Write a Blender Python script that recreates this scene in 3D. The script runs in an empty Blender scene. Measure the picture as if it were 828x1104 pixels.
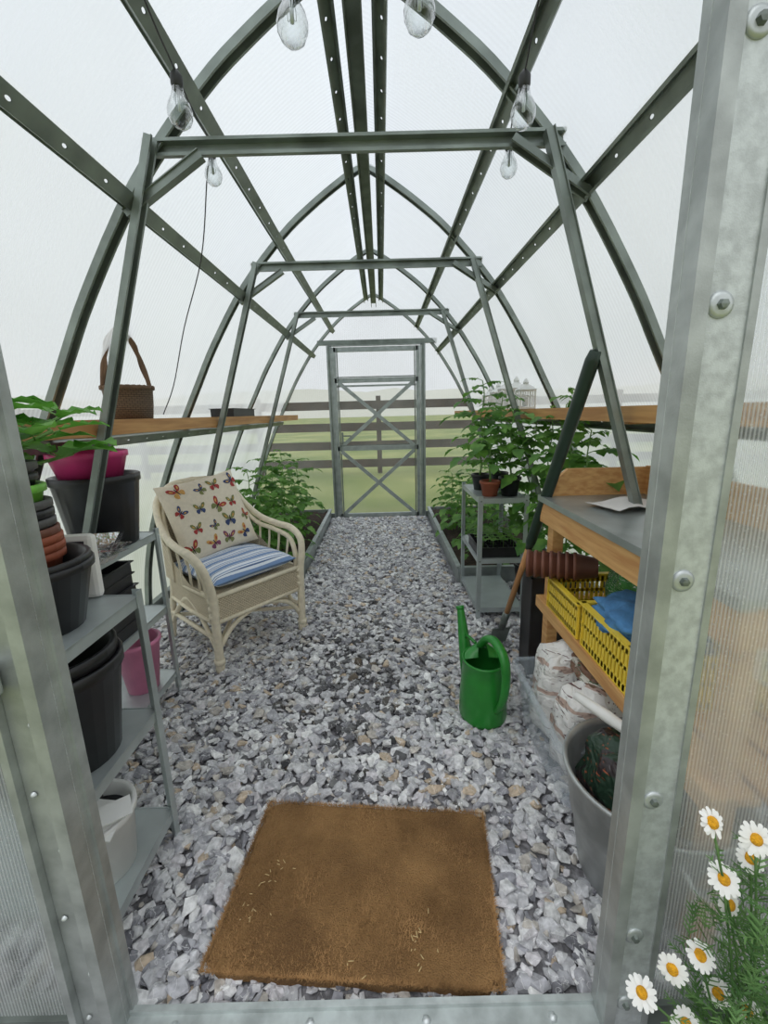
import bpy, bmesh, math, random
import numpy as np
from mathutils import Vector, Matrix, noise
random.seed(7); np.random.seed(7)
S=bpy.context.scene
S.view_settings.view_transform='Standard'
S.view_settings.look='None'

# ------------------------------------------------------------ materials
def newmat(name):
    m=bpy.data.materials.new(name); m.use_nodes=True
    nt=m.node_tree; nt.nodes.clear()
    out=nt.nodes.new('ShaderNodeOutputMaterial')
    return m,nt,out
def N(nt,t,**k):
    n=nt.nodes.new(t)
    for a,b in k.items(): setattr(n,a,b)
    return n
def c4(c): return (c[0],c[1],c[2],1)
def srgb(r,g,b):
    f=lambda x:(x/255/12.92) if x/255<=.04045 else ((x/255+.055)/1.055)**2.4
    return (f(r),f(g),f(b))
def mathn(nt,op,a,b=None,c=None):
    n=nt.nodes.new('ShaderNodeMath'); n.operation=op
    for i,x in enumerate([a,b,c]):
        if x is None: continue
        if isinstance(x,(int,float)): n.inputs[i].default_value=x
        else: nt.links.new(x,n.inputs[i])
    return n.outputs[0]
def pmat(name,col,rough=.5,metal=0,var=.25,vs=12,bs=0,bscale=60,spec=.5,trans=0,col2=None,alpha=None,stretch=None):
    m,nt,out=newmat(name)
    b=N(nt,'ShaderNodeBsdfPrincipled'); b.inputs['Roughness'].default_value=rough; b.inputs['Metallic'].default_value=metal
    b.inputs['Specular IOR Level'].default_value=spec
    tc=N(nt,'ShaderNodeTexCoord'); src=tc.outputs['Object']
    if stretch:
        mp=N(nt,'ShaderNodeMapping'); mp.inputs['Scale'].default_value=stretch; nt.links.new(src,mp.inputs[0]); src=mp.outputs[0]
    no=N(nt,'ShaderNodeTexNoise'); no.inputs['Scale'].default_value=vs; no.inputs['Detail'].default_value=4
    nt.links.new(src,no.inputs['Vector'])
    rp=N(nt,'ShaderNodeValToRGB'); nt.links.new(no.outputs['Fac'],rp.inputs[0])
    c2=col2 or tuple(min(1,x*(1+var)) for x in col); c1=tuple(x*(1-var) for x in col) if not col2 else col
    rp.color_ramp.elements[0].color=c4(c1); rp.color_ramp.elements[1].color=c4(c2)
    rp.color_ramp.elements[0].position=.35; rp.color_ramp.elements[1].position=.65
    nt.links.new(rp.outputs[0],b.inputs['Base Color'])
    if bs:
        n2=N(nt,'ShaderNodeTexNoise'); n2.inputs['Scale'].default_value=bscale; n2.inputs['Detail'].default_value=3
        nt.links.new(src,n2.inputs['Vector'])
        bp=N(nt,'ShaderNodeBump'); bp.inputs['Strength'].default_value=bs; bp.inputs['Distance'].default_value=.01
        nt.links.new(n2.outputs['Fac'],bp.inputs['Height']); nt.links.new(bp.outputs[0],b.inputs['Normal'])
    last=b.outputs[0]
    if trans:
        t=N(nt,'ShaderNodeBsdfTranslucent'); nt.links.new(rp.outputs[0],t.inputs[0])
        mx=N(nt,'ShaderNodeMixShader'); mx.inputs[0].default_value=trans
        nt.links.new(last,mx.inputs[1]); nt.links.new(t.outputs[0],mx.inputs[2]); last=mx.outputs[0]
    if alpha is not None:
        t=N(nt,'ShaderNodeBsdfTransparent'); mx=N(nt,'ShaderNodeMixShader'); mx.inputs[0].default_value=alpha
        nt.links.new(t.outputs[0],mx.inputs[1]); nt.links.new(last,mx.inputs[2]); last=mx.outputs[0]
    nt.links.new(last,out.inputs[0]); return m

def steel_holes(name,col,rough=.4,pitch=.09,r=.006):
    m=pmat(name,col,rough,.6,var=.2,vs=9)
    nt=m.node_tree; out=[n for n in nt.nodes if n.type=='OUTPUT_MATERIAL'][0]; b=[n for n in nt.nodes if n.type=='BSDF_PRINCIPLED'][0]
    uv=N(nt,'ShaderNodeUVMap'); s=N(nt,'ShaderNodeSeparateXYZ'); nt.links.new(uv.outputs[0],s.inputs[0])
    u=mathn(nt,'MULTIPLY',mathn(nt,'SUBTRACT',mathn(nt,'FRACT',mathn(nt,'DIVIDE',s.outputs[0],pitch)),.5),pitch*.45)
    v=s.outputs[1]
    d=mathn(nt,'ADD',mathn(nt,'MULTIPLY',u,u),mathn(nt,'MULTIPLY',v,v))
    k=mathn(nt,'LESS_THAN',d,r*r)
    t=N(nt,'ShaderNodeBsdfTransparent'); mx=N(nt,'ShaderNodeMixShader')
    nt.links.new(k,mx.inputs[0]); nt.links.new(b.outputs[0],mx.inputs[1]); nt.links.new(t.outputs[0],mx.inputs[2]); nt.links.new(mx.outputs[0],out.inputs[0])
    return m

def polycarb(name,fac=(.5,.75),tint=(.93,.96,.97),rib=.01,refr=0,ns=1.5,ribamt=.12,streak=(1,1,1),drops=0):
    m,nt,out=newmat(name)
    uv=N(nt,'ShaderNodeUVMap'); s=N(nt,'ShaderNodeSeparateXYZ'); nt.links.new(uv.outputs[0],s.inputs[0])
    st=mathn(nt,'SINE',mathn(nt,'MULTIPLY',s.outputs[0],2*math.pi/rib))
    mp=N(nt,'ShaderNodeMapping'); mp.inputs['Scale'].default_value=streak; nt.links.new(uv.outputs[0],mp.inputs[0])
    no=N(nt,'ShaderNodeTexNoise'); no.inputs['Scale'].default_value=ns; no.inputs['Detail'].default_value=5; nt.links.new(mp.outputs[0],no.inputs['Vector'])
    mr=N(nt,'ShaderNodeMapRange'); mr.inputs[1].default_value=.3; mr.inputs[2].default_value=.7; mr.inputs[3].default_value=fac[0]; mr.inputs[4].default_value=fac[1]
    nt.links.new(no.outputs['Fac'],mr.inputs[0])
    f=mathn(nt,'ADD',mr.outputs[0],mathn(nt,'MULTIPLY',st,ribamt))
    if drops:
        vo=N(nt,'ShaderNodeTexVoronoi'); vo.inputs['Scale'].default_value=120; nt.links.new(uv.outputs[0],vo.inputs['Vector'])
        f=mathn(nt,'ADD',f,mathn(nt,'MULTIPLY',mathn(nt,'LESS_THAN',vo.outputs['Distance'],.22),drops))
    if refr:
        tr=N(nt,'ShaderNodeBsdfRefraction'); tr.inputs['IOR'].default_value=1.08; tr.inputs['Roughness'].default_value=refr
        tr.inputs[0].default_value=c4(tint)
        t0=N(nt,'ShaderNodeBsdfTransparent'); t0.inputs[0].default_value=c4(tint)
        m0=N(nt,'ShaderNodeMixShader'); m0.inputs[0].default_value=.3
        nt.links.new(tr.outputs[0],m0.inputs[1]); nt.links.new(t0.outputs[0],m0.inputs[2]); tro=m0.outputs[0]
    else:
        t0=N(nt,'ShaderNodeBsdfTransparent'); t0.inputs[0].default_value=c4(tint); tro=t0.outputs[0]
    tl=N(nt,'ShaderNodeBsdfTranslucent'); tl.inputs[0].default_value=c4(tint)
    df=N(nt,'ShaderNodeBsdfDiffuse'); df.inputs[0].default_value=c4(tint)
    m1=N(nt,'ShaderNodeMixShader'); m1.inputs[0].default_value=.2 if not refr else .45
    nt.links.new(tl.outputs[0],m1.inputs[1]); nt.links.new(df.outputs[0],m1.inputs[2])
    m2=N(nt,'ShaderNodeMixShader'); nt.links.new(f,m2.inputs[0]); nt.links.new(tro,m2.inputs[1]); nt.links.new(m1.outputs[0],m2.inputs[2])
    g=N(nt,'ShaderNodeBsdfGlossy'); g.inputs['Roughness'].default_value=.25
    m3=N(nt,'ShaderNodeMixShader'); m3.inputs[0].default_value=.05
    nt.links.new(m2.outputs[0],m3.inputs[1]); nt.links.new(g.outputs[0],m3.inputs[2])
    nt.links.new(m3.outputs[0],out.inputs[0]); return m

M_frame=pmat('frame_steel',(.27,.305,.28),.4,.6,var=.2,vs=9)
M_frameh=steel_holes('frame_steel_punched',(.26,.295,.27),.4,.16,.0042)
M_frame_s=pmat('steel_plain',(.21,.24,.22),.4,.6,vs=8)
M_galv=pmat('galvanised',(.58,.62,.62),.42,.6,var=.15,vs=25)
M_galvd=pmat('galvanised_door',(.38,.42,.41),.42,.6,var=.15,vs=15)
M_galvj=pmat('galvanised_jamb',(.42,.45,.44),.42,.55,var=.18,vs=16,bs=.06,bscale=300)
M_galvr=pmat('galvanised_strip',(.56,.60,.60),.42,.4,var=.14,vs=60,bs=.10,bscale=420)
M_sill=pmat('galvanised_sill',(.46,.50,.49),.45,.55,var=.2,vs=20)
M_rack=pmat('rack_zinc',(.50,.55,.55),.45,.6,var=.12,vs=6)
M_wall=polycarb('polycarbonate_wall',(.58,.88),tint=(.90,.93,.945),rib=.02,ns=1.6,ribamt=.05,streak=(1.6,.5,1))
M_roofp=polycarb('polycarbonate_roof',(.40,.88),tint=(.88,.915,.94),rib=.02,ns=1.3,ribamt=.05,streak=(1.6,.6,1))
M_back=polycarb('polycarbonate_back',(.04,.20),rib=.02,ns=1.0,ribamt=.03)
M_front=polycarb('polycarbonate_front',(.22,.58),tint=(.90,.93,.93),rib=.0065,refr=.22,ns=5,ribamt=.16,streak=(1,.25,1),drops=.12)
M_pot=pmat('black_plastic',(.016,.016,.018),.38,var=.3)
M_terra=pmat('terracotta_plastic',srgb(150,80,55),.6,var=.15)
M_brown=pmat('brown_plastic',srgb(112,70,56),.55,var=.15)
M_pink=pmat('pink_plastic',srgb(205,62,125),.4,var=.08)
M_pink2=pmat('pink_plastic_pale',srgb(215,130,165),.4,var=.08)
M_lime=pmat('lime_plastic',srgb(120,190,70),.4,var=.08)
M_grey=pmat('grey_plastic',srgb(85,84,84),.5,var=.1)
M_green=pmat('green_plastic',srgb(40,128,48),.3,var=.1)
M_dkgreen=pmat('dark_green_handle',srgb(34,54,42),.4,var=.1)
M_wood=pmat('pine_wood',srgb(196,142,86),.55,col2=srgb(218,172,112),vs=5,stretch=(6,1,14))
M_woodx=pmat('pine_wood_shelf',srgb(176,126,74),.55,col2=srgb(204,156,98),vs=4,stretch=(14,.8,14))
M_oldwood=pmat('willow_handle',srgb(110,84,62),.7,var=.2,vs=20)
M_fence=pmat('fence_wood',srgb(64,50,42),.8,var=.25,vs=4)
M_cane=pmat('cane',srgb(228,218,194),.5,var=.07,vs=40,bs=.2)
M_yel=pmat('yellow_plastic',srgb(242,210,70),.4,var=.06)
M_blue=pmat('blue_cloth',srgb(78,130,178),.9,var=.2,vs=20,bs=.4)
M_white=pmat('white_plastic',srgb(228,228,225),.45,var=.04)
M_clear=pmat('clear_plastic',srgb(205,218,228),.15,var=.03,alpha=.30)
M_soil=pmat('soil',srgb(58,44,34),.95,var=.4,vs=30,bs=1,bscale=60)
M_leaf=pmat('tomato_leaf',srgb(66,116,46),.5,col2=srgb(122,170,76),vs=9,trans=.4)
M_leaf2=pmat('broad_leaf',srgb(84,150,50),.5,col2=srgb(130,190,84),vs=9,trans=.4)
M_stem=pmat('stem_green',srgb(110,150,78),.6,var=.1)
M_dleaf=pmat('daisy_leaf',srgb(72,116,58),.6,col2=srgb(120,158,96),vs=12,trans=.3)
M_petal=pmat('daisy_petal',srgb(244,244,240),.6,var=.02,trans=.25)
M_dcen=pmat('daisy_centre',srgb(222,160,24),.8,var=.2,vs=200,bs=.6,bscale=400)
M_foil=pmat('foil',(.8,.8,.8),.25,1,var=.1,bs=.8,bscale=40)
M_paper=pmat('paper',srgb(228,226,222),.7,var=.05)
M_ink=pmat('ink',srgb(40,36,40),.7,var=.1)
M_wire=pmat('wire',(.03,.03,.03),.5)
M_base=pmat('gravel_base',srgb(138,137,140),.95,var=.35,vs=60,bs=1,bscale=50)
M_lawn=pmat('lawn_grass',srgb(104,120,58),.95,col2=srgb(154,156,98),vs=.35,bs=.4,bscale=30)
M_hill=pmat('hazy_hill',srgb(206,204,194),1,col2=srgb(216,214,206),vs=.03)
M_handlew=pmat('handle_wood',srgb(182,132,85),.5,var=.15,vs=8)

def wicker(name,c1,c2,sc):
    m,nt,out=newmat(name)
    b=N(nt,'ShaderNodeBsdfPrincipled'); b.inputs['Roughness'].default_value=.55
    uv=N(nt,'ShaderNodeUVMap'); br=N(nt,'ShaderNodeTexBrick')
    br.inputs['Scale'].default_value=sc; br.inputs['Color1'].default_value=c4(c1); br.inputs['Color2'].default_value=c4(tuple(x*.85 for x in c1)); br.inputs['Mortar'].default_value=c4(c2)
    br.inputs['Mortar Size'].default_value=.03; br.inputs['Mortar Smooth'].default_value=.6; br.inputs['Brick Width'].default_value=.5; br.inputs['Row Height'].default_value=.2
    nt.links.new(uv.outputs[0],br.inputs['Vector']); nt.links.new(br.outputs['Color'],b.inputs['Base Color'])
    bp=N(nt,'ShaderNodeBump'); bp.invert=True; bp.inputs['Strength'].default_value=.8; bp.inputs['Distance'].default_value=.004
    nt.links.new(br.outputs['Fac'],bp.inputs['Height']); nt.links.new(bp.outputs[0],b.inputs['Normal'])
    nt.links.new(b.outputs[0],out.inputs[0]); return m
M_wicker=wicker('wicker_cream',srgb(226,213,186),srgb(140,118,90),24)
M_wicker_dk=wicker('wicker_brown',srgb(122,100,80),srgb(50,38,30),24)

def stone_mat():
    m,nt,out=newmat('gravel_stone')
    b=N(nt,'ShaderNodeBsdfPrincipled'); b.inputs['Roughness'].default_value=.75
    at=N(nt,'ShaderNodeAttribute'); at.attribute_name='Col'
    tc=N(nt,'ShaderNodeTexCoord'); no=N(nt,'ShaderNodeTexNoise'); no.inputs['Scale'].default_value=60; no.inputs['Detail'].default_value=6
    nt.links.new(tc.outputs['Object'],no.inputs['Vector'])
    mr=N(nt,'ShaderNodeMapRange'); mr.inputs[1].default_value=.3; mr.inputs[2].default_value=.7; mr.inputs[3].default_value=.66; mr.inputs[4].default_value=1.28
    nt.links.new(no.outputs['Fac'],mr.inputs[0])
    vm=N(nt,'ShaderNodeVectorMath',operation='SCALE'); nt.links.new(at.outputs['Color'],vm.inputs[0]); nt.links.new(mr.outputs[0],vm.inputs['Scale'])
    wv=N(nt,'ShaderNodeTexNoise'); wv.inputs['Scale'].default_value=28; wv.inputs['Detail'].default_value=2; nt.links.new(tc.outputs['Object'],wv.inputs['Vector'])
    vk=mathn(nt,'MULTIPLY',mathn(nt,'LESS_THAN',mathn(nt,'ABSOLUTE',mathn(nt,'SUBTRACT',wv.outputs['Fac'],.5)),.008),.5)
    mx=N(nt,'ShaderNodeMix',data_type='RGBA'); nt.links.new(vk,mx.inputs[0]); nt.links.new(vm.outputs[0],mx.inputs[6]); mx.inputs[7].default_value=(.85,.85,.85,1)
    nt.links.new(mx.outputs[2],b.inputs['Base Color'])
    bp=N(nt,'ShaderNodeBump'); bp.inputs['Strength'].default_value=.35; bp.inputs['Distance'].default_value=.004
    nt.links.new(no.outputs['Fac'],bp.inputs['Height']); nt.links.new(bp.outputs[0],b.inputs['Normal'])
    nt.links.new(b.outputs[0],out.inputs[0]); return m
M_stone=stone_mat()
M_coir=pmat('coir',srgb(118,86,50),.95,col2=srgb(160,122,76),vs=6,bs=1,bscale=260)
M_coirf=pmat('coir_fibre',srgb(126,94,56),.9,col2=srgb(180,140,92),vs=9)
M_straw=pmat('straw',srgb(205,180,130),.8,var=.1)

def stripes_mat():
    m,nt,out=newmat('blue_stripe_fabric')
    b=N(nt,'ShaderNodeBsdfPrincipled'); b.inputs['Roughness'].default_value=.9
    uv=N(nt,'ShaderNodeUVMap'); s=N(nt,'ShaderNodeSeparateXYZ'); nt.links.new(uv.outputs[0],s.inputs[0])
    f=mathn(nt,'FRACT',mathn(nt,'MULTIPLY',s.outputs[1],6))
    r=N(nt,'ShaderNodeValToRGB'); r.color_ramp.interpolation='CONSTANT'
    W=c4(srgb(226,232,240)); B=c4(srgb(120,148,190)); D=c4(srgb(72,100,148))
    e=r.color_ramp.elements; e[0].color=B; e[1].position=.28; e[1].color=W
    for p_,c_ in [(.38,D),(.44,W),(.56,B),(.64,W),(.9,D),(.95,W)]:
        x=e.new(p_); x.color=c_
    nt.links.new(f,r.inputs[0]); nt.links.new(r.outputs[0],b.inputs['Base Color']); nt.links.new(b.outputs[0],out.inputs[0]); return m
M_stripe=stripes_mat()
M_linen=pmat('cream_linen',srgb(228,218,198),.9,var=.04,vs=60,bs=.15,bscale=300)
M_bf=[pmat('butterfly_'+n_,srgb(*c_),.9,var=.15,vs=90) for n_,c_ in (('red',(165,64,62)),('navy',(62,76,116)),('ochre',(204,158,92)),('olive',(126,132,84)),('plum',(132,74,104)),('ink',(48,40,42)))]

def bulb_mat():
    m,nt,out=newmat('bulb_glass')
    t=N(nt,'ShaderNodeBsdfTransparent'); t.inputs[0].default_value=(.93,.95,.95,1)
    g=N(nt,'ShaderNodeBsdfGlossy'); g.inputs['Roughness'].default_value=.05
    lw=N(nt,'ShaderNodeLayerWeight'); lw.inputs[0].default_value=.4
    mx=N(nt,'ShaderNodeMixShader'); nt.links.new(lw.outputs['Facing'],mx.inputs[0]); nt.links.new(t.outputs[0],mx.inputs[1]); nt.links.new(g.outputs[0],mx.inputs[2])
    nt.links.new(mx.outputs[0],out.inputs[0]); return m
M_bulb=bulb_mat()

def bag_mat(name,base,c2,c3,t1=.58,t2=.62):
    m,nt,out=newmat(name)
    b=N(nt,'ShaderNodeBsdfPrincipled'); b.inputs['Roughness'].default_value=.3
    uv=N(nt,'ShaderNodeUVMap')
    def thr(scale,th,st):
        mp=N(nt,'ShaderNodeMapping'); mp.inputs['Scale'].default_value=st; nt.links.new(uv.outputs[0],mp.inputs[0])
        n=N(nt,'ShaderNodeTexNoise'); n.inputs['Scale'].default_value=scale; n.inputs['Detail'].default_value=1; nt.links.new(mp.outputs[0],n.inputs['Vector'])
        return mathn(nt,'GREATER_THAN',n.outputs['Fac'],th)
    x=N(nt,'ShaderNodeMix',data_type='RGBA'); nt.links.new(thr(5,t1,(1,2,1)),x.inputs[0]); x.inputs[6].default_value=c4(base); x.inputs[7].default_value=c4(c2)
    y=N(nt,'ShaderNodeMix',data_type='RGBA'); nt.links.new(thr(24,t2,(1,3,1)),y.inputs[0]); nt.links.new(x.outputs[2],y.inputs[6]); y.inputs[7].default_value=c4(c3)
    nt.links.new(y.outputs[2],b.inputs['Base Color'])
    tc=N(nt,'ShaderNodeTexCoord'); n=N(nt,'ShaderNodeTexNoise'); n.inputs['Scale'].default_value=16; n.inputs['Distortion'].default_value=1.5; nt.links.new(tc.outputs['Object'],n.inputs['Vector'])
    bp=N(nt,'ShaderNodeBump'); bp.inputs['Strength'].default_value=.9; bp.inputs['Distance'].default_value=.02; nt.links.new(n.outputs['Fac'],bp.inputs['Height']); nt.links.new(bp.outputs[0],b.inputs['Normal'])
    nt.links.new(b.outputs[0],out.inputs[0]); return m
M_bag=bag_mat('soil_bag_print',srgb(230,229,226),srgb(190,166,154),srgb(110,84,84),.60,.66)
M_bag2=bag_mat('dark_bag_print',srgb(40,62,48),srgb(48,40,42),srgb(170,90,60),.55,.68)
M_bag3=bag_mat('green_bag_print',srgb(74,146,74),srgb(50,110,70),srgb(210,215,205))
M_bag4=bag_mat('brown_bag_print',srgb(120,88,70),srgb(205,200,190),srgb(60,90,55))

# ------------------------------------------------------------ mesh builder
def catmull(pts,n=6):
    P=[Vector(p) for p in pts]; out=[]; L=len(P)
    for i in range(L-1):
        p1,p2=P[i],P[i+1]; p0=P[i-1] if i>0 else p1*2-p2; p3=P[i+2] if i+2<L else p2*2-p1
        for k in range(n):
            t=k/n
            out.append(.5*((2*p1)+(-p0+p2)*t+(2*p0-5*p1+4*p2-p3)*t*t+(-p0+3*p1-3*p2+p3)*t**3))
    out.append(P[-1]); return out
class MB:
    def __init__(s): s.v=[];s.f=[];s.m=[];s.sm=[];s.uv=[];s.M=Matrix.Identity(4)
    def add(s,vs,fs,mat=0,smooth=False,uvs=None,M=None):
        T=s.M@M if M is not None else s.M
        o=len(s.v); s.v+= [tuple(T@Vector(v)) for v in vs]
        for i,f in enumerate(fs):
            s.f.append([a+o for a in f]); s.m.append(mat); s.sm.append(smooth)
            s.uv.append(uvs[i] if uvs else [(0,.5)]*len(f))
    def box(s,c,d,mat=0,rot=None,bev=0):
        x,y,z=d[0]/2,d[1]/2,d[2]/2
        if bev>0:
            b=min(bev,x*.9,y*.9,z*.9)
            bm=bmesh.new(); bmesh.ops.create_cube(bm,size=1)
            for v in bm.verts: v.co=Vector((v.co.x*d[0],v.co.y*d[1],v.co.z*d[2]))
            bmesh.ops.bevel(bm,geom=bm.edges[:],offset=b,segments=2,affect='EDGES',profile=.5)
            bm.verts.index_update(); vs=[v.co.copy() for v in bm.verts]; fs=[[v.index for v in f.verts] for f in bm.faces]; bm.free()
        else:
            vs=[Vector((sx*x,sy*y,sz*z)) for sz in(-1,1) for sy in(-1,1) for sx in(-1,1)]
            fs=[[0,2,3,1],[4,5,7,6],[0,1,5,4],[2,6,7,3],[0,4,6,2],[1,3,7,5]]
        M=Matrix.Translation(c)
        if rot is not None: M=M@rot
        uvs=[[(vs[i][0]+vs[i][1],vs[i][2]+vs[i][1]*.37) for i in f] for f in fs]
        s.add(vs,fs,mat,False,uvs,M)
    def lathe(s,prof,c=(0,0,0),n=24,mat=0,M=None,smooth=True,sx=1,sy=1):
        vs=[];fs=[];uvs=[]; k=len(prof)
        for j in range(n+1):
            a=2*math.pi*j/n
            for r,z in prof: vs.append((r*math.cos(a)*sx,r*math.sin(a)*sy,z))
        L=[0]
        for i in range(1,k): L.append(L[-1]+math.hypot(prof[i][0]-prof[i-1][0],prof[i][1]-prof[i-1][1]))
        R=max(p[0] for p in prof)*2*math.pi
        for j in range(n):
            for i in range(k-1):
                fs.append([j*k+i,(j+1)*k+i,(j+1)*k+i+1,j*k+i+1])
                uvs.append([(j/n*R,L[i]),((j+1)/n*R,L[i]),((j+1)/n*R,L[i+1]),(j/n*R,L[i+1])])
        T=Matrix.Translation(c)
        if M is not None: T=T@M
        s.add(vs,fs,mat,smooth,uvs,T)
    def tube(s,pts,r,n=8,mat=0,cap=True,sm=0,flat=1):
        P=catmull(pts,sm) if sm else [Vector(p) for p in pts]
        if isinstance(r,(list,tuple)):
            R=[]; q=len(r)-1
            for i in range(len(P)):
                t=i/(len(P)-1)*q; a=min(int(t),q-1); R.append(r[a]+(r[a+1]-r[a])*(t-a))
        else: R=[r]*len(P)
        vs=[];fs=[];uvs=[]; nrm=None; L=0
        for i,p in enumerate(P):
            t=(P[min(i+1,len(P)-1)]-P[max(i-1,0)])
            t=t.normalized() if t.length>1e-9 else Vector((0,0,1))
            if nrm is None: nrm=Vector((0,0,1)) if abs(t.z)<.9 else Vector((1,0,0))
            nrm=(nrm-t*nrm.dot(t)).normalized(); b=t.cross(nrm)
            for j in range(n):
                a=2*math.pi*j/n; vs.append(p+nrm*math.cos(a)*R[i]+b*math.sin(a)*R[i]*flat)
        for i in range(len(P)-1):
            l2=L+(P[i+1]-P[i]).length
            for j in range(n):
                k=(j+1)%n
                fs.append([i*n+j,i*n+k,(i+1)*n+k,(i+1)*n+j]); uvs.append([(L,j/n*.1),(L,(j+1)/n*.1),(l2,(j+1)/n*.1),(l2,j/n*.1)])
            L=l2
        if cap:
            fs.append(list(range(n))[::-1]); uvs.append([(0,0)]*n)
            fs.append([(len(P)-1)*n+j for j in range(n)]); uvs.append([(0,0)]*n)
        s.add(vs,fs,mat,True,uvs)
    def sect(s,path,ref,sec,mat=0):
        P=[Vector(p) for p in path]; ref=Vector(ref).normalized(); n=len(sec)
        vs=[];fs=[];uvs=[];L=0
        for i,p in enumerate(P):
            t=(P[min(i+1,len(P)-1)]-P[max(i-1,0)]).normalized()
            nn=t.cross(ref).normalized(); r2=nn.cross(t).normalized()
            for a,b in sec: vs.append(p+r2*a+nn*b)
        for i in range(len(P)-1):
            l2=L+(P[i+1]-P[i]).length
            for j in range(n):
                k=(j+1)%n; fs.append([i*n+j,i*n+k,(i+1)*n+k,(i+1)*n+j])
                w=math.hypot(sec[j][0]-sec[k][0],sec[j][1]-sec[k][1]); lo,hi=(-w/2,w/2) if w>=.03 else (.4,.5)
                uvs.append([(L,lo),(L,hi),(l2,hi),(l2,lo)])
            L=l2
        s.add(vs,fs,mat,False,uvs)
    def chan(s,path,ref,w=.04,h=.03,t=.003,mat=0,lip=.006):
        q=w/2
        sec=[(-q-lip,0),(-q-lip,-t),(-q,-t),(-q,-h),(q,-h),(q,-t),(q+lip,-t),(q+lip,0),(q-t,0),(q-t,-h+t),(-q+t,-h+t),(-q+t,0)]
        s.sect(path,ref,sec,mat)
    def make(s,name,mats):
        me=bpy.data.meshes.new(name); me.from_pydata(s.v,[],s.f)
        me.polygons.foreach_set('material_index',s.m); me.polygons.foreach_set('use_smooth',s.sm)
        ul=me.uv_layers.new(name='UVMap'); flat=[c for f in s.uv for p in f for c in p]; ul.data.foreach_set('uv',flat)
        for m in mats: me.materials.append(m)
        me.update(); ob=bpy.data.objects.new(name,me); S.collection.objects.link(ob)
        return ob
def RZ(a): return Matrix.Rotation(a,4,'Z')
def RX(a): return Matrix.Rotation(a,4,'X')
def RY(a): return Matrix.Rotation(a,4,'Y')
def T(x,y,z): return Matrix.Translation((x,y,z))

# ------------------------------------------------------------ greenhouse
YF,YB=.645,5.2
half=[(0,2.52),(.12,2.45),(.28,2.34),(.45,2.20),(.68,1.95),(.88,1.65),(1.0,1.43),(1.12,1.2),(1.25,.92),(1.38,.6),(1.46,.3),(1.5,0)]
HP=[(p.x,p.z) for p in catmull([(x,0,z) for x,z in half],4)]
HX=[h[0] for h in HP]; HZ=[h[1] for h in HP]
def xw(z): return float(np.interp(z,HZ[::-1],HX[::-1]))
def skin(name,sgns,zlo,zhi,mat):
    b=MB(); pts=[(x,z) for x,z in HP if zlo-1e-6<=z<=zhi+1e-6]; k=len(pts); ny=12
    L=[0]
    for i in range(1,k): L.append(L[-1]+math.hypot(pts[i][0]-pts[i-1][0],pts[i][1]-pts[i-1][1]))
    for sgn in sgns:
        vs=[];fs=[];uvs=[]
        for j in range(ny+1):
            y=YF+(YB-YF)*j/ny
            for x,z in pts: vs.append((sgn*(x+.035*min(1,x/.1)),y,z+.02))
        for j in range(ny):
            for i in range(k-1):
                fs.append([j*k+i,(j+1)*k+i,(j+1)*k+i+1,j*k+i+1]); y0=YF+(YB-YF)*j/ny; y1=YF+(YB-YF)*(j+1)/ny
                uvs.append([(y0+sgn*9,L[i]),(y1+sgn*9,L[i]),(y1+sgn*9,L[i+1]),(y0+sgn*9,L[i+1])])
        b.add(vs,fs,0,True,uvs)
    return b.make(name,[mat])
zc=min(HZ,key=lambda z:abs(z-1.95))
skin('wall_left',(-1,),0,zc,M_wall); skin('wall_right',(1,),0,zc,M_wall); skin('ceiling',(-1,1),zc,3,M_roofp)
def gable(name,y,mat,x0,x1,ztop):
    b=MB()
    for sgn,xd in((-1,-x0),(1,x1)):
        zd=float(np.interp(xd,HX,HZ))
        rows=[(xd,zd)]+[(x,z) for x,z in HP if x>xd]
        for (xa,za),(xb,zb) in zip(rows,rows[1:]):
            vs=[(sgn*xa,y,0),(sgn*xb,y,0),(sgn*xb,y,zb),(sgn*xa,y,za)]
            b.add(vs,[[0,1,2,3]],0,False,[[(v[0],v[2]) for v in vs]])
        pp=[(x,z) for x,z in HP if x<xd]+[(xd,zd)]
        for (xa,za),(xb,zb) in zip(pp,pp[1:]):
            vs=[(sgn*xa,y,ztop),(sgn*xb,y,ztop),(sgn*xb,y,zb),(sgn*xa,y,za)]
            b.add(vs,[[0,1,2,3]],0,False,[[(v[0],v[2]) for v in vs]])
    return b.make(name,[mat])
gable('wall_back',YB+.01,M_back,-.46,.50,2.0)
gable('wall_front',YF-.005,M_front,-.50,.47,2.0)

b=MB()
def arch(y,w=.036):
    for sgn in(-1,1): b.chan([(sgn*x,y,z) for x,z in HP],(0,-sgn,0),w,.028,mat=0)
for y in (YF+.03,1.55,2.65,3.85,YB-.02): arch(y)
def purlin(x,z,w,tilt): b.chan([(x,YF,z),(x,YB,z)],(math.cos(tilt),0,math.sin(tilt)),w,.026,mat=3)
for sgn in(-1,1):
    for (x,z) in((.47,2.165),(.70,1.905),(1.12,1.17)):
        i=min(range(len(HP)),key=lambda i:abs(HP[i][1]-z)); d=(HP[i+1][0]-HP[i-1][0],HP[i+1][1]-HP[i-1][1])
        purlin(sgn*x,z,.042,math.atan2(d[1],sgn*d[0]))
b.chan([(-.075,YF,2.455),(-.075,YB,2.455)],(1,0,.5),.04,.02,mat=3)
b.chan([(.085,YF,2.455),(.085,YB,2.455)],(1,0,-.5),.04,.02,mat=3)
b.box((.005,(YF+YB)/2,2.455),(.05,YB-YF,.03),1)
b.box((-.02,(YF+YB)/2,2.425),(.006,YB-YF,.05),1); b.box((.03,(YF+YB)/2,2.425),(.006,YB-YF,.05),1)
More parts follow.
